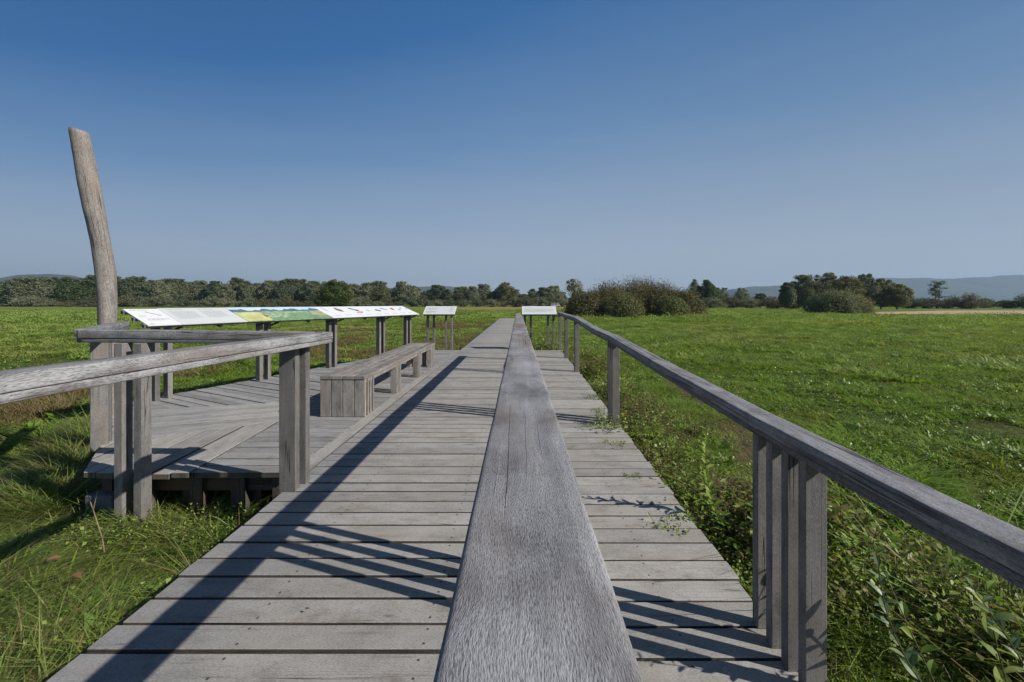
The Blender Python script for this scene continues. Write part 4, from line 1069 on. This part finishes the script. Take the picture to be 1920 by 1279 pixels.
ros = ground_z(patchy(field(30000, 2.0, 26), .7, -.25, 2.0)); ros = ros[(ros[:, 0] > 1.3) | (ar.random(len(ros)) < .35)]
ros = off_dry(off_soil(ros))
go('meadow_weeds', ros, [rosette('rosette_a', 1, 12, .11, L_ROS), rosette('rosette_b', 2, 9, .085, L_ROS), leafy('clover', 5, 90, .13, .07, .026, L_ROS, .6, 14), leafy('herb', 6, 100, .16, .06, .022, L_ROS, .55, 18), leafy('herb_b', 7, 70, .12, .10, .035, L_NET, .5, 12)], .6, 1.3, 'broad-leaved weeds glinting among the grass of the right meadow', 'weeds', hump=1.0)

# long matted grass beside the boardwalk at lower left, and round the platform
n = 7500; x = -1.86 - ar.random(n) ** 1.1 * 3.5; y_ = ar.uniform(.6, 3.9, n); P = np.stack([x, y_, np.full(n, GZ)], 1); P = P[(P[:, 0] < -2.16) | (ar.random(n) < .3)]; P = P[~in_poly(P[:, 0], P[:, 1], [(-1.6, 3.38), (-1.6, 12.5), (-3.05, 12.5), (-5.5, 5.86), (-3.6, 3.38)])]
go('long_grass', ground_z(P), [tuft('long_a', 11, 46, .10, .07, .19, .0042, .9, G_LNG, 1.1), tuft('long_b', 12, 50, .12, .05, .15, .0040, 1.0, G_LNG, 1.6), tuft('long_c', 13, 12, .10, .10, .24, .003, .8, G_DRY, 1.4), leafy('mat_herb', 16, 90, .12, .07, .020, L_NET, .48, 14)], .7, 1.25, 'long matted grass below the boardwalk edge at lower left', 'grass', [.42, .34, .14, .10], hump=1.6)
n = 1500; t = ar.random(n); P = np.stack([-3.6 - t * 1.9 - ar.random(n) * .5, 3.35 + t * 2.5 + ar.random(n) * .3, np.full(n, GZ)], 1)
P2 = np.stack([-5.45 + t * 2.5 - ar.random(n) * .4, 5.9 + t * 6.6 + ar.random(n) * .2, np.full(n, GZ)], 1)
P = np.concatenate([P[~in_poly(P[:, 0], P[:, 1], plat_poly)], P2[~in_poly(P2[:, 0], P2[:, 1], plat_poly)]])
go('long_grass', P, [tuft('long_d', 14, 22, .10, .12, .30, .006, .6, G_LNG, .6), tuft('long_e', 15, 20, .10, .12, .30, .006, .7, G_DRY, .6)], .7, 1.2, 'long grass growing up along the outer platform edges', 'grass', [.72, .28])
n = 170; P = np.stack([ar.uniform(-3.5, -1.85, n), ar.uniform(3.0, 3.36, n), np.full(n, GZ)], 1)
go('green_weeds', P, [leafy('frontweed_a', 31, 110, .10, .20, .024, L_NET, .5, 10), leafy('frontweed_b', 32, 100, .10, .14, .020, L_NET, .55, 11), tuft('frontgrass', 33, 26, .08, .12, .30, .006, .6, G_LNG, .5)], .6, 1.1, 'small bright green weeds in front of the platform footing', 'weeds')

# undergrowth along the right bay
def strip(n, x0, x1, y0, y1, edge=1.4):
    y_ = ar.uniform(y0, y1, n); x = x0 + (ar.random(n) ** edge) * (x1 - x0); return np.stack([x, y_, np.full(n, GZ)], 1)
net = [leafy('nettle_a', 41, 210, .20, .38, .042, L_NET, .48, 18), leafy('nettle_b', 42, 230, .18, .30, .030, L_NET, .55, 18), leafy('nettle_c', 43, 150, .16, .48, .050, L_NET, .42, 10), leafy('bramble_a', 44, 170, .22, .36, .042, L_YEL, .62, 14), leafy('deadplant', 45, 120, .22, .32, .036, L_DED, .5, 30, DRYS), tuft('drytuft', 46, 46, .16, .15, .48, .005, .6, G_DRY, .7),
       leafy('fineherb', 47, 480, .18, .26, .016, L_NET, .42, 30), rosette('dock', 48, 10, .20, L_ROS), tuft('greentuft', 49, 40, .14, .16, .42, .006, .6, G_LNG, .5)]
P = np.concatenate([strip(1700, 1.28, 2.7, .5, 13.5), strip(700, 1.28, 2.6, .5, 5.0)])
def species(P):
    out = []
    for p in P:
        v = mnoise.noise(Vector((p[0] * 1.3, p[1] * .9, 7.7))); w = mnoise.noise(Vector((p[0] * 1.6 + 20, p[1] * 1.2, 1.7)))
        ch = ((3, 3, 0, 5, 4, 4) if v < -.20 else (4, 5, 3, 8, 2) if v > .36 else (6, 6, 1, 8) if w < -.22 else (2, 0, 7, 2, 4) if w > .25 else (0, 1, 1, 6, 3, 8))
        out.append(ch[int(ar.integers(len(ch)))])
    return np.array(out)
pk = species(P)
keep_ = P[:, 0] < 2.05 + .35 * np.sin(P[:, 1] * 1.1) + ar.random(len(P)) * .4; P = P[keep_]; pk = pk[keep_]
dry_zone = (P[:, 1] > 3.4) & (P[:, 1] < 5.4) & (P[:, 0] > 1.85) & (P[:, 0] < 2.7)
pk = np.where(dry_zone & (ar.random(len(P)) < .8), ar.choice([4, 5], len(P)), pk)
scatter('undergrowth', P, np.stack([ar.normal(size=len(P)) * .18, ar.normal(size=len(P)) * .18, ar.random(len(P)) * 6.28], 1), np.array([.35 + 1.15 * min(1, max(0, .5 + 1.0 * mnoise.noise(Vector((p[0] * 2.1, p[1] * 1.8, 4.4))))) for p in P]) * ar.uniform(.8, 1.2, len(P)) * np.where(P[:, 0] < 1.45, .72, 1.0), pk, net, 'tangled nettles, brambles and dry stalks along the right edge of the bay', 'undergrowth')
P = np.concatenate([strip(90, .15, 1.2, 12.45, 13.4, 1.0), strip(60, .15, 1.1, 13.2, 15.5, 1.0)]); pk = ar.choice([0, 1, 2, 3], len(P), p=[.3, .25, .25, .2])
scatter('undergrowth', P, np.stack([ar.normal(size=len(P)) * .12, ar.normal(size=len(P)) * .12, ar.random(len(P)) * 6.28], 1), ar.uniform(1.1, 2.2, len(P)), pk, net, 'leafy undergrowth around the posts of the right-hand small board', 'undergrowth')

# single plants: shoots with large leaves at lower right, weeds on the planks, dead stalk
def big_leaf(mb_, base, d, nrm, L, Wd, r_):
    d = d.normalized(); s_ = nrm.cross(d).normalized(); nrm = d.cross(s_).normalized(); K = 6; rows = []
    for k in range(K + 1):
        f = k / K; w = Wd * .5 * (math.sin(math.pi * min(1, f * .95 + .04)) ** .8) * (1 - .25 * f); c = base + d * L * f - Vector((0, 0, 1)) * L * .22 * f * f
        rows.append((c - s_ * w + nrm * w * .35, c, c + s_ * w + nrm * w * .35))
    for a, b in zip(rows, rows[1:]):
        mb_.poly([a[0], a[1], b[1], b[0]], [(0, 0)] * 4, r_); mb_.poly([a[1], a[2], b[2], b[1]], [(0, 0)] * 4, r_)
def shoot(name, label, p0, p1, nl, L, mat, seed, group=None, cat='plant', tipmat=None, rad=.004):
    q = random.Random(seed); t = thing(name, label, cat, p0, 0, group); p1 = Vector(p1) - Vector(p0); side = Vector((q.uniform(-.1, .1), q.uniform(-.1, .1), 0)); c = lambda f: p1 * f + side * math.sin(f * 3.1)
    V, Fq = tubes([(np.array(c(k / 8)), np.array(c((k + 1) / 8)), rad * (1 - .08 * k), rad * (1 - .08 * (k + 1))) for k in range(8)], 6)
    link('stem', raw_mesh('stem', V, Fq, np.zeros(len(Fq)), STEM), t)
    m = MB(); a = q.random() * 6
    for k in range(nl):
        f = .22 + .78 * (k + .5) / nl; a += 2.4 + q.uniform(-.3, .3); d = Vector((math.cos(a), math.sin(a), q.uniform(.2, .8))) + p1.normalized() * .35
        l_ = L * q.uniform(.75, 1.15) * (1 - .45 * max(0, f - .6) / .4)
        big_leaf(m, c(f), d, Vector((q.uniform(-.3, .3), q.uniform(-.3, .3), 1)), l_, l_ * .46, q.random())
    m.build('leaves', mat, t, 0, True)
    return t
gz = GZ + .03
shoot('leafy_shoot', 'tall pale-leaved shoot leaning left beside the nearest post group at lower right', (1.74, 1.50, gz), (1.277, 1.51, .45), 26, .080, L_SHO, 1, 'pale leafy shoots at lower right')
shoot('leafy_shoot', 'pale-leaved shoot below the handrail, rightmost in the picture', (1.99, 1.46, gz), (1.575, 1.49, .37), 24, .082, L_SHO, 2, 'pale leafy shoots at lower right')
shoot('leafy_shoot', 'low pale-leaved shoot at the bottom edge between two taller shoots', (1.55, 1.36, gz), (1.33, 1.40, .10), 14, .078, L_SHO, 3, 'pale leafy shoots at lower right')
shoot('leafy_shoot', 'yellow-tipped shoot rising behind the tallest pale shoot', (1.80, 1.76, gz), (1.50, 1.86, .40), 14, .085, L_NET, 4, 'pale leafy shoots at lower right')
shoot('leafy_shoot', 'green shoot near the right picture edge below the handrail', (1.98, 1.66, gz), (1.86, 1.7, .26), 12, .11, L_NET, 5, 'pale leafy shoots at lower right')
shoot('tall_weed', 'thin tall weed standing above the undergrowth behind the second post group', (1.62, 6.9, gz), (1.66, 6.95, .98), 14, .05, L_YEL, 6, None)
shoot('tall_weed', 'tall pale weed beside the wavy handrail against the meadow', (2.05, 5.2, gz), (2.1, 5.25, .72), 12, .05, L_YEL, 7, None)
shoot('tall_weed', 'leafy weed reaching over the bay planks and shading them', (1.46, 2.80, gz), (1.30, 2.93, .50), 46, .10, L_NET, 8, None)
wd = [leafy('deckweed_a', 61, 320, .085, .095, .020, L_NET, .42, 26), leafy('deckweed_b', 62, 170, .07, .022, .017, L_NET, .5, 22)]
for (pxx, pyy, k, s_, lab) in ((1140, 800, 0, 2.1, 'bushy green weed growing at the foot of the second post group'), (1112, 745, 1, 2.0, 'flat little weed on the planks, farthest of the row'), (1150, 833, 1, 1.6, 'flat weed on the bay planks just nearer than the bushy one'), (1185, 893, 1, 1.0, 'tiny weed in a gap at the middle of the bay edge'), (1264, 980, 1, 1.9, 'flat ragged weed lying on the planks, nearest of the row'), (1122, 770, 1, 1.3, 'small brownish weed between the bushy and the farthest weed')):
    Yw = 3.0
    for _ in range(8): Yw = (1.35 - bay_z(0, Yw)) * 800 / (pyy - 569)
    t = thing('deck_weed', lab, 'weed', ((pxx - 972) / 800 * Yw, Yw, bay_z(0, Yw) + .003), pxx * .37, 'weeds growing on the bay planks'); t.scale = (s_,) * 3
    link('leaves', wd[k], t)
q = random.Random(3)
for (x, yy, z, lab) in ((-2.62, 2.55, -.30, 'curled brown leaf lying in the grass, nearest the dead stalk'), (-2.50, 2.08, -.31, 'brown leaf lying in the grass at the left picture edge'), (-2.95, 2.75, -.30, 'small brown leaf in the grass left of the dead stalk'), (-.93, 1.86, .006, 'small reddish leaf scrap lying on the boardwalk planks in the sun')):
    m = MB(); big_leaf(m, Vector((0, 0, .012)), Vector((q.uniform(-1, 1), q.uniform(-1, 1), .25)), Vector((q.uniform(-.5, .5), q.uniform(-.5, .5), 1)), .07 if z < 0 else .022, .045 if z < 0 else .012, .6)
    o_ = m.build('fallen_leaf', L_LEAF, None, 0, True); o_.location = (x, yy, z); tag(o_, lab, 'leaf', 'fallen leaves')
stalk = thing('dead_stalk', 'bare forked brown stalk standing in the grass in front of the platform', 'stalk', (-2.80, 2.9, GZ))
sg = [((0, 0, 0), (-.03, .0, .18), .005, .004), ((-.03, 0, .18), (-.10, .01, .36), .004, .003), ((-.10, .01, .36), (-.16, .02, .50), .003, .002), ((-.10, .01, .36), (-.06, .0, .50), .003, .0015), ((-.13, .015, .43), (-.20, .03, .46), .002, .001), ((-.03, 0, .18), (.02, .02, .28), .003, .001)]
V, Fq = tubes([(np.array(a), np.array(b), c, d) for a, b, c, d in sg], 6); link('stem', raw_mesh('stalk', V, Fq, np.zeros(len(Fq)), DRYS), stalk)

# ------------------------------------------------------------------ air, light, camera
hz, nt = newmat('haze_air'); T = NT(nt)
pv = T.n('ShaderNodeVolumePrincipled'); pv.inputs['Density'].default_value = .00015; pv.inputs['Color'].default_value = (.52, .74, 1.0, 1); pv.inputs['Anisotropy'].default_value = .2
o = T.n('ShaderNodeOutputMaterial'); T.l(pv.outputs[0], o.inputs['Volume'])
bx0, bx1, by0, by1, bz0, bz1 = -5800, 6400, -1700, 5800, GZ - 9, 330
v = [(x, yy, z) for z in (bz0, bz1) for (x, yy) in ((bx0, by0), (bx1, by0), (bx1, by1), (bx0, by1))]
me = bpy.data.meshes.new('haze'); me.from_pydata(v, [], [(3, 2, 1, 0), (4, 5, 6, 7), (0, 1, 5, 4), (1, 2, 6, 5), (2, 3, 7, 6), (3, 0, 4, 7)]); me.materials.append(hz)
tag(link('haze', me), kind='stuff')

S = Vector((.94 * math.cos(R(35.4)), -.343 * math.cos(R(35.4)), math.sin(R(35.4)))).normalized()
ld = bpy.data.lights.new('sun', 'SUN'); ld.energy = 5.0; ld.angle = R(.5); ld.color = (1.0, .945, .86)
lo = bpy.data.objects.new('sun', ld); col.objects.link(lo); lo.rotation_euler = S.to_track_quat('Z', 'Y').to_euler(); lo.location = (20, -10, 30)

SKYS, SKYK = .085, .96
w = bpy.data.worlds.new('World'); scene.world = w; w.use_nodes = True; nt = w.node_tree; nt.nodes.clear(); T = NT(nt)
sk = T.n('ShaderNodeTexSky', sky_type='NISHITA'); sk.sun_disc = False; sk.sun_elevation = R(35.4); sk.sun_rotation = R(110.05); sk.altitude = 0; sk.air_density = 1.0; sk.dust_density = 1.2; sk.ozone_density = 2.0
# the clear autumn sky: pale at the horizon, deep blue higher up and away from the sun
g_ = T.n('ShaderNodeTexCoord'); sp = T.n('ShaderNodeSeparateXYZ'); T.l(g_.outputs['Generated'], sp.inputs[0])
hx = T.math('DIVIDE', sp.outputs[0], T.math('SQRT', T.math('ADD', T.math('MULTIPLY', sp.outputs[0], sp.outputs[0]), T.math('ADD', T.math('MULTIPLY', sp.outputs[1], sp.outputs[1]), .0001))))
f = T.math('ADD', T.math('MULTIPLY', hx, -.33), T.math('ADD', T.math('MULTIPLY', T.math('MULTIPLY', hx, hx), .43), 1.0))
e = T.math('MULTIPLY', T.math('MAXIMUM', sp.outputs[2], 0.0), f)
ci = T.noise(T.comb(T.math('MULTIPLY', sp.outputs[0], 2.6), T.math('MULTIPLY', sp.outputs[1], 2.6), T.math('MULTIPLY', sp.outputs[2], 26.0)), 1.0, 5.0, .6)
e = T.math('ADD', e, T.math('MULTIPLY', T.math('SUBTRACT', .5, ci), .05))
rp = T.ramp(e, [(0.0, (.52, .57, .63)), (.09, (.405, .485, .59)), (.35, (.142, .268, .472)), (.57, (.030, .135, .358)), (.71, (.024, .112, .31)), (.82, (.006, .016, .035))])  # zenith above the frame made near black to deepen the shadows
blue = T.n('ShaderNodeVectorMath', operation='SCALE'); T.l(rp, blue.inputs[0]); T.l(T.math('MULTIPLY', T.math('SUBTRACT', 1.0, T.math('MULTIPLY', T.math('MAXIMUM', hx, 0.0), .14)), SKYK / SKYS), blue.inputs['Scale'])
bg = T.n('ShaderNodeBackground'); bg.inputs[1].default_value = SKYS
T.l(T.mix(.93, sk.outputs[0], blue.outputs[0]), bg.inputs[0]); o = T.n('ShaderNodeOutputWorld'); T.l(bg.outputs[0], o.inputs[0])

cd = bpy.data.cameras.new('camera'); cd.sensor_width = 36; cd.lens = 15.0; cd.shift_x = -12 / 1920; cd.shift_y = -70.5 / 1920; cd.clip_start = .02; cd.clip_end = 20000
co = bpy.data.objects.new('camera', cd); col.objects.link(co); co.location = (0, 0, 1.35); co.rotation_euler = (R(90), 0, 0); scene.camera = co

scene.view_settings.view_transform = 'Standard'; scene.view_settings.look = 'None'; scene.view_settings.exposure = 0.06; scene.view_settings.gamma = 1.0
scene.render.engine = 'CYCLES'
cy = scene.cycles
cy.max_bounces = 6; cy.diffuse_bounces = 3; cy.glossy_bounces = 2; cy.transmission_bounces = 4; cy.transparent_max_bounces = 8; cy.volume_bounces = 0
cy.use_denoising = True
try: cy.denoiser = 'OPENIMAGEDENOISE'
except Exception: pass
